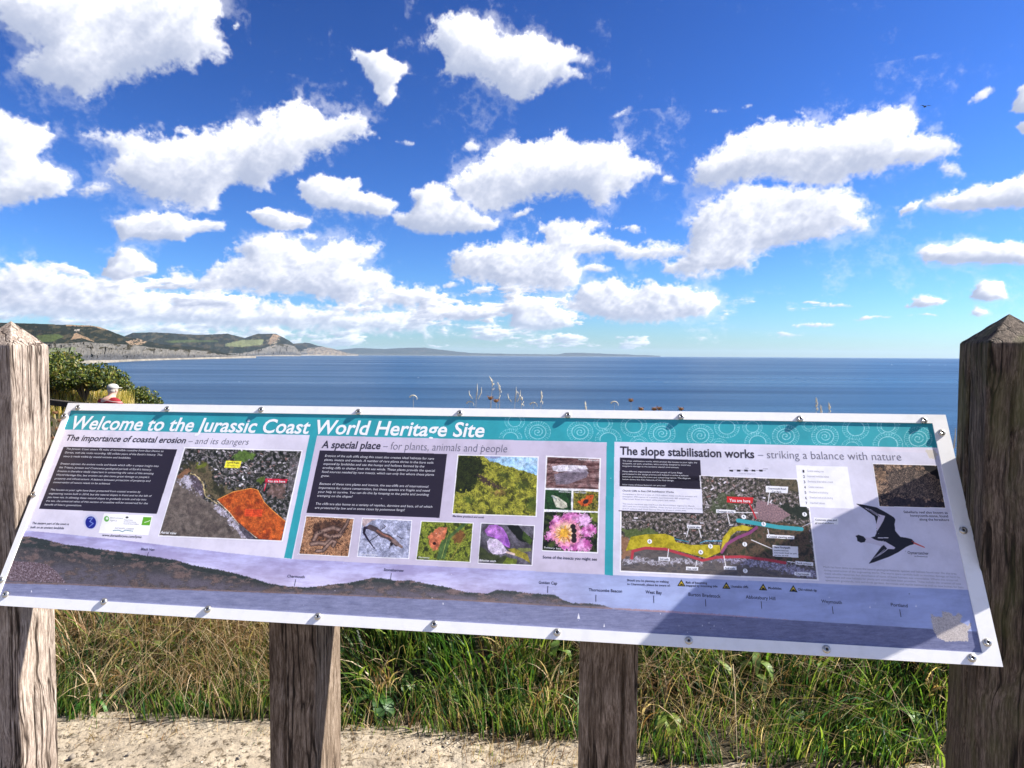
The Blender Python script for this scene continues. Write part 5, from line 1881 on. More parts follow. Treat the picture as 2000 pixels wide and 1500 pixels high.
# 8 slope works map
MAPP = [(1214, 998), (1372, 1003), (1369, 929), (1556, 936), (1577, 992), (1580, 992), (1596, 1131), (1213, 1114)]
P_([(1211, 996), (1373, 1000), (1366, 928), (1559, 934), (1582, 990), (1600, 1134), (1210, 1117)], (246, 244, 250))
PHOTOS['map'] = np.array([(1211, 927), (1573, 934), (1600, 1134), (1210, 1117)], float)
CLIP[0] = MAPP
P_([(1205, 920), (1610, 925), (1610, 1140), (1200, 1120)], None, tex=mixn([(26, 28, 28), (80, 74, 62), (66, 68, 52), (118, 102, 98), (165, 155, 158)], (.35, 16, 1, T_C, .1), (.9, 13, 1, T_D, .3)))
roads([[(1372, 1000), (1420, 960), (1450, 940), (1465, 930)], [(1215, 1020), (1300, 1010), (1390, 1020), (1420, 1005)], [(1440, 960), (1500, 985), (1560, 1005)], [(1370, 950), (1400, 990), (1440, 1010)]], 2.0)
houses(260, (1213, 930, 1560, 1062), 5, lambda x, y: (y < 1000 and x > 1370 and x < 1530) or (1000 < y < 1050 and x < 1430 + 0 * y) or (y > 1045 and 1330 < x < 1405), (1.8, 4.2))
P_([(1500, 930), (1560, 936), (1560, 960), (1510, 955)], None, .8, tex=scrub)
P_([(1400, 965), (1440, 960), (1450, 985), (1380, 1005)], (70, 84, 50), .6, wob=4)
P_([(1520, 985), (1580, 985), (1580, 1015), (1530, 1005)], (34, 42, 30), .9, wob=3)
P_([(1480, 975), (1515, 985), (1545, 1005), (1515, 1022), (1470, 1010)], None, .9, tex=mixn([(96, 80, 90), (150, 120, 126), (186, 150, 150)], (1., 7, 1, T_C, .2)))
P_([(1480, 1016), (1580, 1026), (1590, 1100), (1390, 1085), (1412, 1062), (1450, 1035)], None, tex=mixn([(48, 46, 34), (84, 70, 54), (110, 86, 68), (60, 62, 40)], (1., 40, 1, T_D, .1), (.3, 8, 1, T_C, .2)), wob=1)
beach = mixn([(92, 84, 82), (112, 104, 100), (84, 80, 82)], (1., 60, .4, T_D, .2))
P_([(1210, 1086), (1260, 1070), (1310, 1072), (1380, 1095), (1420, 1088), (1530, 1100), (1600, 1110), (1600, 1140), (1205, 1120)], None, tex=beach)
P_([(1215, 1092), (1245, 1088), (1280, 1096), (1330, 1090), (1372, 1098), (1370, 1104), (1330, 1098), (1290, 1104), (1250, 1098), (1220, 1102)], None, .8, tex=mixn([(110, 100, 100), (190, 186, 205), (236, 236, 250)], (1.2, 16, 1, T_C, .3)), wob=2.5, ws=14)
P_([(1385, 1094), (1420, 1088), (1480, 1093), (1540, 1102), (1600, 1116), (1600, 1130), (1560, 1124), (1500, 1108), (1440, 1100)], None, .85, tex=mixn([(96, 88, 96), (140, 136, 170), (206, 206, 232)], (1.2, 18, .8, T_C, .4)), wob=3, ws=18)
P_([(1210, 1030), (1250, 1035), (1275, 1030), (1290, 1042), (1225, 1050)], (86, 104, 50), .8, wob=2)
P_([(1213, 1045), (1240, 1060), (1235, 1090), (1213, 1090)], (160, 116, 84), .8, wob=2)
YEL = mixn([(150, 138, 26), (186, 168, 32), (204, 186, 52)], (1., 40, 1, T_D, .1), (.4, 8, 1, T_C, .2))
P_([(1222, 1076), (1232, 1048), (1262, 1043), (1300, 1042), (1316, 1048), (1320, 1058), (1350, 1064), (1380, 1063), (1406, 1064), (1408, 1078), (1380, 1090), (1365, 1086), (1335, 1078), (1300, 1070), (1256, 1068)], None, tex=YEL)
P_([(1408, 1078), (1412, 1050), (1428, 1030), (1450, 1025), (1472, 1030), (1462, 1036), (1440, 1036), (1428, 1046), (1420, 1062), (1412, 1076)], None, tex=YEL)
S_([(1234, 1090), (1236, 1076), (1260, 1070), (1300, 1072), (1340, 1084), (1372, 1094), (1400, 1088), (1450, 1087), (1500, 1093), (1534, 1099)], 5.5, (186, 60, 72), .92)
S_([(1410, 1078), (1420, 1062), (1440, 1050), (1465, 1040), (1478, 1030)], 6, (150, 74, 130), .85)
S_([(1442, 1016), (1480, 1022), (1520, 1029), (1566, 1033)], 8, (64, 170, 182), .92)
S_([(1318, 1052), (1345, 1058)], 1.8, (60, 130, 150)); S_([(1368, 1060), (1378, 1056), (1410, 1056)], 1.8, (90, 160, 190))
for (a, b2) in (((1374, 1056), (1464, 976)),):
    pass
for (p, q2) in (((1306, 1072), (1304, 1088)), ((1361, 1095), (1359, 1106)), ((1414, 1085), (1418, 1106)), ((1421, 1003), (1425, 1022)), ((1435, 1000), (1480, 1001)),
                ((1345, 1032), (1341, 1048)), ((1365, 1032), (1370, 1050)), ((1504, 960), (1500, 985)), ((1500, 1033), (1502, 1043)), ((1468, 1054), (1510, 1072)), ((1538, 1096), (1552, 1098))):
    S_([p, q2], 1.6, (240, 240, 244))
P_([(1420, 969), (1472, 971), (1470, 983), (1420, 981)], (206, 40, 44))
S_([(1463, 981), (1477, 1012)], 2.6, (196, 40, 48))
CLIP[0] = None
for (pts) in ([(1496, 948), (1540, 950), (1539, 963), (1496, 961)], [(1399, 994), (1437, 996), (1437, 1002), (1399, 1001)], [(1342, 1024), (1370, 1025), (1370, 1032), (1342, 1031)],
              [(1498, 1043), (1552, 1046), (1552, 1053), (1498, 1050)], [(1509, 1064), (1559, 1067), (1560, 1089), (1510, 1086)], [(1286, 1087), (1309, 1088), (1309, 1095), (1286, 1094)],
              [(1340, 1106), (1364, 1107), (1364, 1114), (1340, 1113)], [(1414, 1105), (1439, 1106), (1439, 1113), (1414, 1112)], [(1554, 1095), (1589, 1098), (1589, 1105), (1554, 1102)],
              [(1552, 1116), (1584, 1118), (1584, 1125), (1552, 1123)], [(1590, 1010), (1638, 1012), (1638, 1024), (1590, 1022)]):
    P_(pts, (240, 240, 246))
S_([(1568, 1028), (1591, 1017)], 1.2, (200, 200, 215))
P_([(1209, 949), (1371, 955), (1373, 1003), (1210, 996)], (232, 230, 243))
S_([(1209, 997), (1373, 1003)], 1.8, (40, 34, 46))
P_([(1555, 908), (1656, 911), (1669, 993), (1563, 989)], (246, 246, 252))
for k in range(5):
    x = 1425 + k * 14.5
    P_([(x, 916.6), (x + 7, 917), (x + 7, 920.4), (x, 920)], (26, 22, 30))
S_([(1425, 917), (1496, 919)], .6, (90, 86, 96))

# 9 honeycomb reef
photo('reef', [(1706, 906), (1831, 909), (1847, 991), (1719, 988)], 1.6)
P_([(1700, 900), (1840, 903), (1852, 995), (1712, 992)], None, tex=mixn([(16, 14, 14), (60, 48, 42), (130, 104, 84), (176, 148, 122)], (1., 14, 1, T_C, .4), (.5, 60, 1, T_D, .5)))
def honey(q):
    v = np.sin(X[q] * 1.9 + 2 * n_(q, 16, 16)) + np.sin(Y[q] * 2.1 + X[q] * .9 + 2 * n_(q, 14, 14, o=.2))
    v = v + n_(q, 10, 10, T_C) * .7
    a = np.clip(v * .35 + .45, 0, 1)[..., None]
    return np.array((150, 128, 108.)) * a + np.array((28, 24, 24.)) * (1 - a)
P_([(1728, 925), (1760, 912), (1800, 915), (1820, 930), (1842, 940), (1840, 975), (1800, 972), (1745, 965)], None, tex=honey, wob=3)
P_([(1800, 906), (1832, 908), (1838, 938), (1820, 925), (1805, 918)], (14, 12, 14), .95, wob=1.5)
P_([(1765, 970), (1850, 982), (1848, 992), (1730, 990), (1740, 972)], (30, 24, 30), .75, wob=3)
P_([(1709, 912), (1735, 922), (1728, 945), (1713, 945)], (196, 156, 118), .45, wob=3)
CLIP[0] = None

# 10 oystercatcher
BK_ = (30, 28, 34)
def sc(pts):                       # from the zoomed study: 6.25 x, origin 1660, 880
    return [(1660 + a / 6.25, 880 + b2 / 6.25) for a, b2 in pts]
P_(sc([(78, 645), (160, 655), (330, 690), (450, 755), (540, 810), (560, 840), (548, 900), (560, 980), (620, 1050), (700, 1062), (760, 1078), (790, 1110), (785, 1140), (730, 1155), (680, 1180),
       (600, 1235), (480, 1295), (380, 1330), (300, 1360), (235, 1378), (300, 1290), (380, 1190), (440, 1150), (380, 1110), (300, 1080), (262, 1056), (310, 1045), (330, 1000),
       (330, 920), (318, 850), (305, 800), (180, 710)]), BK_)
P_(sc([(180, 690), (260, 715), (350, 770), (435, 795), (415, 850), (370, 930), (335, 985), (325, 900), (350, 800), (260, 745)]), (216, 206, 222))
P_(sc([(170, 1052), (270, 1062), (300, 1090), (380, 1100), (440, 1110), (560, 1180), (545, 1200), (470, 1200), (420, 1240), (330, 1300), (300, 1310), (400, 1180), (390, 1165), (300, 1140), (180, 1115)]), (206, 200, 216))
P_(sc([(390, 1170), (420, 1150), (460, 1195), (300, 1320), (250, 1370), (300, 1290)]), BK_)
for k in range(6):
    S_(sc([(430 - k * 12, 1200 + k * 12), (360 - k * 14, 1265 + k * 10)]), .9, (210, 205, 220), .8)
    S_(sc([(215 + k * 22, 700 + k * 10), (260 + k * 22, 745 + k * 12)]), .8, BK_, .8)
P_(sc([(72, 1040), (110, 1025), (170, 1045), (200, 1080), (185, 1112), (140, 1122), (95, 1100), (90, 1060)]), BK_)
S_(sc([(350, 1062), (470, 1062)]), 1.6, (225, 220, 230))
S_(sc([(790, 1125), (915, 1178)]), 3.4, (214, 96, 84), w2=1.8)
E_(*sc([(768, 1105)])[0], 1.2, 1.2, (200, 60, 50))
# logos
E_(176, 1019, 14, 15, (190, 196, 230), .6)
E_(176, 1020, 10.5, 12, (28, 36, 140))
S_([(172, 1012), (180, 1011), (174, 1018), (181, 1022), (173, 1028)], 1.6, (130, 150, 220))
P_([(202, 1002), (297, 1007), (289, 1045), (191, 1041)], (252, 252, 250))
PHOTOS['logos'] = np.array([(202, 1002), (297, 1007), (289, 1045), (191, 1041)], float)
E_(207, 1013, 5, 5.5, (110, 180, 90)); E_(208, 1012, 2.5, 2.5, (230, 244, 224))
P_([(279, 1009), (295, 1010), (291, 1026), (275, 1025)], (100, 170, 40))
S_([(281, 1020), (288, 1018), (292, 1016)], 1.2, (230, 244, 220))
S_([(220, 1036), (230, 1035), (238, 1038), (244, 1035), (258, 1037)], 1.3, (70, 120, 140))
E_(247, 1010, 3, 1.8, (50, 50, 56))
# warning triangles
for (x, y) in ((1331, 1139), (1419, 1144), (1491, 1147), (1550, 1150)):
    P_([(x, y - 7.5), (x + 8, y + 6), (x - 8, y + 5)], (22, 20, 16))
    P_([(x, y - 4.2), (x + 5, y + 4), (x - 5, y + 3.4)], (226, 196, 50))
    P_([(x - 3, y + 3.2), (x - 1, y - .5), (x + 2, y + 1), (x + 4, y + 3.6)], (30, 26, 20))
# torn sticker remains and flecks
torn = [(1819, 1197), (1825, 1204), (1842, 1205), (1840, 1193), (1858, 1197), (1866, 1204), (1872, 1196), (1880, 1203), (1876, 1214), (1892, 1222), (1898, 1215), (1897, 1228), (1891, 1232),
        (1892, 1252), (1868, 1252), (1850, 1253), (1834, 1246), (1825, 1234), (1820, 1215)]
PHOTOS['torn'] = np.array([(1817, 1190), (1900, 1190), (1900, 1256), (1817, 1256)], float)
P_(torn, None, tex=mixn([(150, 140, 136), (196, 186, 180), (222, 214, 210), (170, 160, 150)], (1., 11, 1, T_C, .4)), wob=.8, ws=8)
P_([(1808, 878), (1824, 877), (1832, 886), (1828, 896), (1816, 894)], (214, 206, 196), wob=.8, ws=8)
r = np.random.default_rng(4)
for k in range(90):
    x, y = r.uniform(60, 1880), r.uniform(820, 1260)
    s = r.uniform(.4, .9)
    E_(x, y, s, s, (238, 236, 244) if r.uniform() < .7 else (70, 66, 70), .8)
for k_, q4 in PHOTOS.items():
    if k_ in ('torn', 'logos', 'map'):
        continue
    q = win(q4)
    m_ = inpoly(X[q], Y[q], quad_in(q4, 3.0))
    lum = 1 + .08 * n_(q, 5, 5, T_C) + .10 * n_(q, 22, 22, T_D, .6)
    IM[q] = np.where(m_[..., None], np.clip(IM[q] * np.clip(lum, .5, 1.5)[..., None], 0, 1), IM[q])
# light grime over everything
gr = samp(T_D, UU / 1.1, VV / 1.1 + .2)
IM *= (1 - .022 * np.clip(gr, -1, 2))[..., None]

arr = IM[::-1].copy()
img_print = new_image('sign_print', arr, 'sRGB')
m_print, nt, b = material('print', (.8, .8, .8), .32, .45)
itx = nt.nodes.new('ShaderNodeTexImage')
itx.image = img_print
itx.interpolation = 'Cubic'
uvn = nt.nodes.new('ShaderNodeUVMap')
nt.links.new(uvn.outputs[0], itx.inputs[0])
pc = mixc(nt, 1.0, itx.outputs[0], (.97, .96, .95), 'MULTIPLY')
nt.links.new(pc, b.inputs['Base Color'])
ZP = -FT


def print_quad(name, q4, h, parent=sign, label=None):
    uvs = []
    V = []
    for (a, c_) in q4:
        V.append(pt(a, c_, ZP + h))
        uvs.append((a / PW, 1 - c_ / PH))
    o = mesh_ob(name, V, [(0, 3, 2, 1)], m_print, parent, uv=uvs)
    if label:
        o['label'] = label
    return o


print_quad('printed_sheet', [(uL - .003, vT - .003), (uR + .003, vT - .003), (uR + .003, vB + .003), (uL - .003, vB + .003)], .0001)
LBL = {'aerial': 'aerial photograph with an orange area', 'grassland': 'photograph of grassy cliff top', 'insects': 'framed photographs of insects and a pink flower',
       'adder': 'photograph of a coiled snake', 'lizard': 'photograph of a lizard', 'moth': 'photograph of an orange moth in grass', 'vetch': 'photograph of a purple flower',
       'map': 'aerial map with yellow, red and teal areas', 'reef': 'photograph of honeycomb reef', 'logos': 'white logo box', 'torn': 'torn sticker remains'}
for k, q4 in list(PHOTOS.items()):
    a_, c_ = uv_of(*np.asarray(q4).T)
    print_quad('sticker_remains' if k == 'torn' else 'logo_box' if k == 'logos' else 'printed_map' if k == 'map' else 'printed_photo', list(zip(a_, c_)), .0002, label=LBL[k])
for k, lb in (('b1', 'black text box about coastal erosion'), ('b2', 'black text box about plants and animals'), ('b3', 'small black text box about the slope works')):
    a_, c_ = uv_of(*np.asarray(BOXES[k], float).T)
    print_quad('text_box', list(zip(a_, c_)), .0002, label=lb)

# ---- lettering
INK = {}
for nm, c_ in (('white', (.86, .86, .88)), ('ink', (.035, .03, .045)), ('grey', (.16, .15, .19)), ('pale', (.70, .69, .74)), ('soft', (.34, .33, .38)), ('red', (.5, .05, .05))):
    INK[nm] = material('lettering_' + nm, c_, .4, .4)[0]
_cache = {}


def glyphs(s, bold=0.0, shear=0.0):
    key = (s, bold, shear)
    if key in _cache:
        return _cache[key]
    cu = bpy.data.curves.new('t', 'FONT')
    cu.body = s
    cu.size = 1.0
    cu.shear = shear
    cu.offset = bold
    cu.resolution_u = 3
    o = bpy.data.objects.new('t', cu)
    COL.objects.link(o)
    dg = bpy.context.evaluated_depsgraph_get()
    dg.update()
    me = bpy.data.meshes.new_from_object(o.evaluated_get(dg))
    V = np.empty(len(me.vertices) * 3)
    me.vertices.foreach_get('co', V)
    V = V.reshape(-1, 3)[:, :2].copy()
    F = [tuple(p.vertices) for p in me.polygons]
    bpy.data.objects.remove(o)
    bpy.data.curves.remove(cu)
    bpy.data.meshes.remove(me)
    _cache[key] = (V, F)
    return V, F


class TB:
    def __init__(s, ink, name='lettering', label=None):
        s.mb, s.ink, s.name, s.label, s.parts = MB(), ink, name, label, []

    def line(s, txt, x0, y0, x1, y1, cap, bold=0.0, shear=0.0, maxw=None):
        """baseline runs from (x0, y0) to (x1, y1) in photo pixels; cap is the capital height in pixels at the start"""
        V, F = glyphs(txt, bold + getattr(s, 'fat', 0), shear)
        if not len(V):
            return
        (a0, a1), (b0, b1) = uv_of(np.array([x0, x1], float), np.array([y0, y1], float))
        ax = np.array([a1 - a0, b1 - b0])
        L = np.linalg.norm(ax)
        ax /= L
        # capital height in metres: from pixels along the sign's vertical
        c0 = px_of(np.array(a0), np.array(b0))
        c1 = px_of(np.array(a0), np.array(b0 - .02))
        ppm = math.hypot(float(c1[0] - c0[0]), float(c1[1] - c0[1])) / .02
        hh = cap / ppm / .70
        wv = V[:, 0].max() - V[:, 0].min()
        sx_ = L / wv
        up_ = np.array([ax[1], -ax[0]])
        q = np.array([a0, b0]) + (V[:, :1] - V[:, 0].min()) * sx_ * ax + V[:, 1:2] * hh * up_
        if s.name in ('heading_lettering', 'caption_lettering'):
            s.parts.append((pt(q[:, 0], q[:, 1], ZP + .0003), F, 0))
        else:
            s.mb.add(pt(q[:, 0], q[:, 1], ZP + .0003), F)
        return s

    def para(s, lines, x0, y0, x1, y1, wref, cap, **kw):
        """lines of one block: first baseline starts at (x0, y0), last at (x1, y1); wref = pixel length and slope of the longest line"""
        n = len(lines)
        lens = [glyphs(t, 0, kw.get('shear', 0))[0][:, 0].max() if t else 0 for t in lines]
        mx = max(lens)
        for i, (t, l) in enumerate(zip(lines, lens)):
            if not t:
                continue
            k = i / max(n - 1, 1)
            x, y = x0 + (x1 - x0) * k, y0 + (y1 - y0) * k
            w = wref[0] * l / mx * (1 + .03 * k)
            s.line(t, x, y, x + w, y + w * wref[1], cap, **kw)
        return s

    def done(s):
        if s.name in ('heading_lettering', 'caption_lettering'):      # every caption its own piece
            for v_, f_, off in s.parts:
                mesh_ob(s.name, v_, f_, INK[s.ink], sign)
            if not s.mb.v:
                return
        o = s.mb.build('caption_tick' if s.name == 'caption_lettering' else s.name, INK[s.ink], sign)
        if s.name == 'caption_lettering':
            o['kind'] = 'stuff'
        if s.label:
            o['label'] = s.label


TB('white', 'title_lettering', 'white bold title along the teal bar').line('Welcome to the Jurassic Coast World Heritage Site', 135, 837, 945, 853, 27.5, .019, .13).done()
t_ = TB('ink', 'heading_lettering')
t_.line('The importance of coastal erosion', 127, 859.5, 361, 865, 12.2, .020, .12)
t_.line('A special place', 627, 874, 742, 876.5, 14.5, .020, .1)
t_.line('The slope stabilisation works', 1211, 887, 1474, 894, 16, .022, 0)
t_.done()
t_ = TB('grey', 'heading_lettering')
t_.line('– and its dangers', 366, 866, 484, 868, 12.5, -.008, .12)
t_.line('– for plants, animals and people', 747, 877, 990, 883, 15.5, -.010, .05)
t_.line('– striking a balance with nature', 1481, 894, 1762, 899, 15.5, -.008, 0)
t_.done()
t_ = TB('pale', 'body_lettering')
t_.para(['The Jurassic Coast covers 95 miles of incredible coastline from East Devon to', 'Dorset, with the rocks recording 185 million years of the Earth\'s history. This',
         'story is made visible by coastal erosion and landslides.', '', 'Erosion exposes the ancient rocks and fossils which offer a unique insight into',
         'the Triassic, Jurassic and Cretaceous geological periods of Earth\'s history.', 'Erosion is therefore vitally important in conserving the value of this amazing',
         'World Heritage Site, but erosion can also cause great damage to people\'s', 'property and infrastructure. A balance between protection of property and',
         'conservation of nature needs to be achieved.', '', 'The houses to your right have been protected from coastal erosion by',
         'engineering works built in 2014, but the natural slopes in front and to the left of', 'you have not. In allowing these natural slopes to gradually erode and slip into',
         'the sea, the universal value of this section of coastline will be conserved for the', 'benefit of future generations.'],
        128, 877.5, 85.5, 986.5, (196, .026), 3.9, bold=-.004, shear=.12)
t_.para(['Erosion of the soft cliffs along this coast also creates ideal habitats for rare', 'plants, insects and animals. A number of rare plants thrive in the bare soils',
         'exposed by landslides and use the humps and hollows formed by the', 'eroding cliffs to shelter from the sea winds. These plants provide the special',
         'food sources needed by rare insects, which can only live where these plants', 'grow.', '', 'Because of these rare plants and insects, the sea-cliffs are of international',
         'importance for nature conservation, but these species are fragile and need', 'your help to survive. You can do this by keeping to the paths and avoiding',
         'tramping on the slopes!', '', 'The cliffs are also home to a variety of reptiles, dormice and bats, all of which', 'are protected by law and in some cases by poisonous fangs!'],
        634, 891.5, 614, 993, (222, .027), 4.5, bold=-.004, shear=.1)
t_.para(['The slope stabilisation works, which protect the houses to your right, the', 'footpaths, car park, amenities, were carefully designed to avoid any', 'long-term damage to the sensitive coastal environment.', '',
         'Many different organisations and the people of Lyme Regis', 'participated in the design process and helped to strike a balance', 'between protecting the town and conserving nature. The diagram',
         'below shows the main features of the final design.', '', 'How many of these features can you see?'],
        1216, 900.5, 1216, 947, (146, .026), 2.7, bold=.0)
t_.done()
t_ = TB('ink', 'caption_lettering')
t_.fat = .012
t_.para(['The eastern part of the town is', 'built on an ancient landslide'], 61, 1023, 58, 1031, (72, .03), 4.6)
t_.line('www.dorsetforyou.com/lyme', 198, 1046.5, 275, 1050.5, 4.8)
t_.line('Maritime grassland and scrub', 884, 1009, 945, 1011.5, 3.8)
t_.line('Some of the insects you might see', 1060, 1090, 1166, 1094.5, 5.6)
t_.para(['Church Cliffs to East Cliff Stabilisation Works'], 1216, 959, 1216, 959, (100, .03), 3.2)
t_.line('Black Ven', 274, 1074, 300, 1075.5, 5)
t_.line('Charmouth', 560, 1127, 594, 1129, 5.2)
t_.line('Stonebarrow', 749, 1114.5, 788, 1116.5, 5.2)
t_.line('Golden Cap', 1052, 1139.5, 1088, 1141.5, 5.5)
t_.line('Thorncombe Beacon', 1150, 1154, 1215, 1157, 5.8)
t_.line('West Bay', 1261, 1158.5, 1293, 1160.5, 6.4)
t_.line('Burton Bradstock', 1345, 1163.5, 1408, 1167.5, 6.6)
t_.line('Abbotsbury Hill', 1457, 1168.5, 1515, 1172, 6.6)
t_.line('Weymouth', 1605, 1177, 1645, 1179.5, 6.6)
t_.line('Portland', 1741, 1183.5, 1774, 1186, 6.6)
t_.para(['Should you be planning on walking', 'to Charmouth, please be aware of:'], 1225, 1134.5, 1225, 1142, (82, .04), 4.2)
t_.para(['Risk of becoming', 'trapped by incoming tide'], 1340, 1139, 1340, 1145, (60, .03), 4.2, bold=.01)
t_.line('Unstable cliffs', 1428, 1147, 1462, 1148.5, 4.6, .01)
t_.line('Mudslides', 1501, 1150, 1527, 1151.5, 4.6, .01)
t_.line('Old rubbish tip', 1559, 1153, 1596, 1155, 4.6, .01)
t_.para(['Sabellaria reef also known as'], 1766, 1001.5, 1766, 1001.5, (86, .02), 4.8)
t_.para(['honeycomb-stone, found'], 1779, 1008.5, 1779, 1008.5, (74, .02), 4.8)
t_.para(['along the foreshore'], 1797, 1016, 1797, 1016, (58, .02), 4.8)
t_.line('Oystercatcher', 1774, 1081.5, 1815, 1083, 5.6)
t_.line('© Shutterstock'.replace('©', '(c)'), 1787, 1087, 1813, 1088, 2.6)
for (x, y) in ((289, 1078), (577, 1131), (764, 1119), (1070, 1144), (1164, 1161), (1277, 1163), (1378, 1170), (1487, 1174), (1626, 1184), (1758, 1190)):
    a_, c_ = uv_of(x, y)
    t_.mb.add([pt(a_ + i, c_ + j, ZP + .0003) for i, j in ((-.0007, 0), (.0007, 0), (.0007, .016), (-.0007, .016))], [(0, 3, 2, 1)])
for i, s in enumerate(('Charmouth Road', 'Car Park')):
    t_.line(s, 1500 + 8 * i, 955 + 6 * i, 1536 - 9 * i, 956 + 6 * i, 3.4)
t_.line('Drainage works', 1402, 1000, 1434, 1001, 3.6)
t_.line('Coastal piles'.replace('Coastal', 'Coastal'), 1344, 1030, 1368, 1031, 3.6)
t_.line('Coastal viewing area', 1501, 1049.2, 1549, 1051.2, 3.8)
t_.line('New footpath', 1512, 1070, 1544, 1071.5, 4, .01)
t_.para(['installed between', 'Charmouth Road car park', 'and the sea wall'], 1512, 1075.5, 1513, 1085, (44, .04), 2.8)
t_.line('Soil nails', 1289, 1093, 1306, 1093.8, 3.8); t_.line('Sea wall', 1343, 1112, 1361, 1112.8, 3.8); t_.line('Soil nails', 1417, 1111, 1436, 1112, 3.8)
t_.line('Rock armour', 1557, 1101, 1586, 1103, 3.8); t_.line('Charmouth', 1555, 1121.8, 1581, 1123.6, 4, .01)
t_.para(['Concrete piles and', 'ground anchors'], 1593, 1016, 1593, 1022, (42, .03), 3.2)
for i in range(7):
    x, y = 1570 + i * .95, 920 + i * 10.4
    t_.line(str(i + 1), x - 1.5, y + 2.2, x + 1.8, y + 2.3, 5.2)
for (s, x, y) in (('5', 1492, 1025), ('6', 1269, 1059), ('4', 1453, 1011), ('6', 1369, 1080), ('5', 1388, 1068.5), ('2', 1455, 1064.5), ('3', 1572, 1006), ('7', 1456, 1117)):
    t_.line(s, x - 1.6, y, x + 1.6, y, 5)
t_.done()
t_ = TB('soft', 'fine_lettering')
for i, s in enumerate(('Coastal viewing area', 'Improved landslide habitat', 'Dormouse & bat habitat created', 'Coastal revetments', 'Woodland scrub planting', 'Grassland and scrub planting', 'Important habitats')):
    t_.line(s, 1577 + i * 1.0, 920.5 + i * 10.4, 1577 + i + 1.62 * len(s), 921.8 + i * 10.4, 3.8, -.004)
t_.para(['Completed in 2014 at a cost of £19.5 million, these works to protect and', 'strengthen 390 metres of coastline, approximately 480 properties,', 'Charmouth Road and major utility pipes and cables.', '',
         'The works received approval from the Environment Agency in March', '2012 and were funded by DEFRA, West Dorset and Dorset County Council', '(£4.27 million) and West Dorset District Council (£400,000).'],
        1216, 965.5, 1216, 994, (152, .034), 2.7)
t_.para(['Much has been done to protect the natural geological features, species and habitats found near the site area',
         'during construction of the engineering works. The works were carefully built to minimise damage or harm to', 'these valuable resources, but disturbance of some of these habitats was unavoidable. Where this occurred,',
         'replacement and new habitats for plants and animals have been provided. These include the creation of new', 'species-rich grasslands, rare and shrub gardens, dormouse and reptile habitats as well as new homes for bats.'],
        1609, 1108.5, 1613, 1134.5, (264, .052), 3.9)
t_.para(['0               50              100'], 1424, 914, 1424, 914, (76, .03), 2.4)
t_.line('metres (approx)', 1444, 925, 1476, 926, 2.6)
t_.para(['Environment', 'Agency'], 214, 1012, 213, 1017, (25, .04), 3)
t_.para(['Department', 'for Environment,', 'Food & Rural Affairs'], 241, 1016, 240, 1023.5, (29, .04), 2.7)
t_.line('jurassic coast', 223, 1032, 260, 1034, 4)
t_.done()
t_ = TB('white', 'photo_lettering')
t_.line('Aerial view', 312, 1041.5, 343, 1043.5, 5.4, .01, .1)
t_.line('You are here', 521, 941, 556, 942, 4.6, .012)
t_.line('You are here', 1425, 979, 1466, 981, 5.8, .012)
t_.line('Common lizard', 701, 1083, 736, 1085, 3.2)
t_.line('Dormouse', 817, 1089.5, 838, 1090.5, 3.4)
t_.line('Bithynian vetch', 936, 1095.5, 968, 1097.5, 3.8, .01)
t_.line('Morris\'s Wainscot', 1130, 898, 1168, 899.5, 2.8)
t_.line('Wood White', 1091, 961, 1114, 962, 3)
t_.line('Small Copper', 1122, 962, 1146, 963, 3)
t_.line('Solitary bee', 1062, 1070, 1096, 1073, 3.2)
t_.done()
t_ = TB('ink', 'label_lettering')
t_.line('Lyme Regis', 443, 904, 466, 905, 3.4, .01)
t_.line('(you are in this area)', 442, 909, 464, 910, 2.0)
t_.done()
# number discs on the map, as thin flat rings
d_ = MB()
def disc(x, y, r_, h):
    a_, c_ = uv_of(x, y)
    a2, _c = uv_of(x + r_, y)
    rm = abs(float(a2 - a_))
    ps = [pt(a_ + rm * math.cos(k * math.pi / 8), c_ + rm * math.sin(k * math.pi / 8), ZP + h) for k in range(16)]
    d_.add(ps, [tuple(range(16))[::-1]])
for (x, y) in ((1492, 1023), (1269, 1057), (1453, 1009), (1369, 1078), (1388, 1066.5), (1455, 1062.5), (1572, 1004), (1456, 1114.5)):
    disc(x, y, 4.6, .00025)
d_.build('number_disc', INK['white'], sign)['label'] = 'white number discs printed on the aerial map'

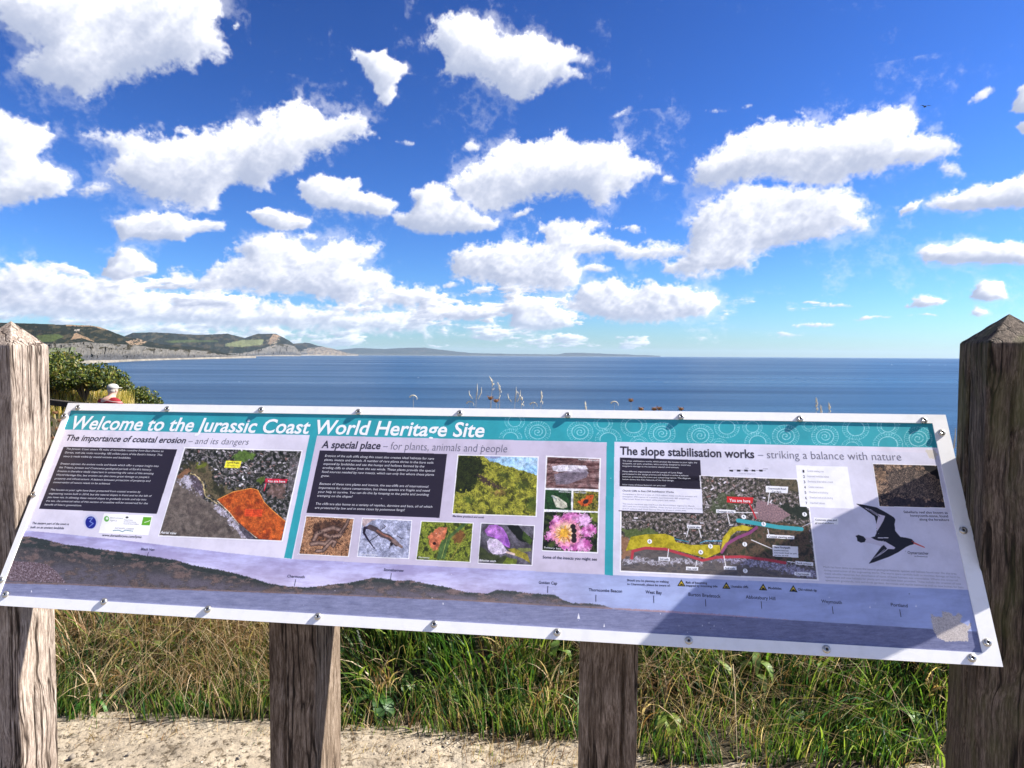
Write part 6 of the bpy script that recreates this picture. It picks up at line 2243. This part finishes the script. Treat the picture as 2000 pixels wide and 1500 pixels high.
# ---- dome screws round the frame
m_steel, nt, b = material('stainless_screw', (.50, .48, .44), .32, .5, .9)
m_socket, _, _ = material('screw_socket', (.03, .03, .03), .6)
SCREWS = [(153, 796), (327, 799), (510, 800.5), (700, 804.5), (898, 807), (1109, 811), (1330, 814), (1562, 818), (1804, 821),
          (1839, 845), (1881, 1036), (1928, 1255),
          (11, 1161), (203, 1175), (406, 1190), (621, 1204), (848, 1219), (1088, 1235), (1345, 1251), (1614, 1268), (1898, 1285), (66, 966), (126, 813), (2, 1133)]
for i, (x, y) in enumerate(SCREWS):
    a_, c_ = uv_of(x, y)
    rs, hs = .0088, .0052
    n, rings = 20, 6
    V, F = [], []
    tt = [(1.0, -.001), (1.0, .0010), (.95, .0026), (.80, .0042), (.55, .0051), (.36, .0052), (.33, .0040), (.32, .0022)]
    for (rf, h) in tt:
        for k in range(n):
            a = 2 * math.pi * k / n
            V.append(pt(a_ + rs * rf * math.cos(a), c_ + rs * rf * math.sin(a), h))
    F = [tuple(f)[::-1] for f in grid_faces(len(tt), n, True)]
    so = mesh_ob('screw', V, F, m_steel, sign, smooth=True)
    V = [pt(a_ + rs * .33 * math.cos(2 * math.pi * k / 6), c_ + rs * .33 * math.sin(2 * math.pi * k / 6), .0024) for k in range(6)]
    mesh_ob('socket', V, [tuple(range(6))[::-1]], m_socket, so)

# ------------------------------------------------------------------ air
m_haze = bpy.data.materials.new('haze_air')
m_haze.use_nodes = True
nt = m_haze.node_tree
nt.nodes.clear()
pv = nt.nodes.new('ShaderNodeVolumePrincipled')
pv.inputs['Color'].default_value = (.58, .76, 1.0, 1)
pv.inputs['Density'].default_value = 1.1e-5
pv.inputs['Anisotropy'].default_value = 0.0
mo = nt.nodes.new('ShaderNodeOutputMaterial')
nt.links.new(pv.outputs[0], mo.inputs['Volume'])
H = 46000
V = [(x, y, z) for z in (SEA_Z - 3, 420) for y in (-H, H) for x in (-H, H)]
hz = mesh_ob('haze', V, [(0, 2, 3, 1), (4, 5, 7, 6), (0, 1, 5, 4), (2, 6, 7, 3), (0, 4, 6, 2), (1, 3, 7, 5)], m_haze)
tag(hz, 'pale sea haze in the air', None, None, 'stuff')
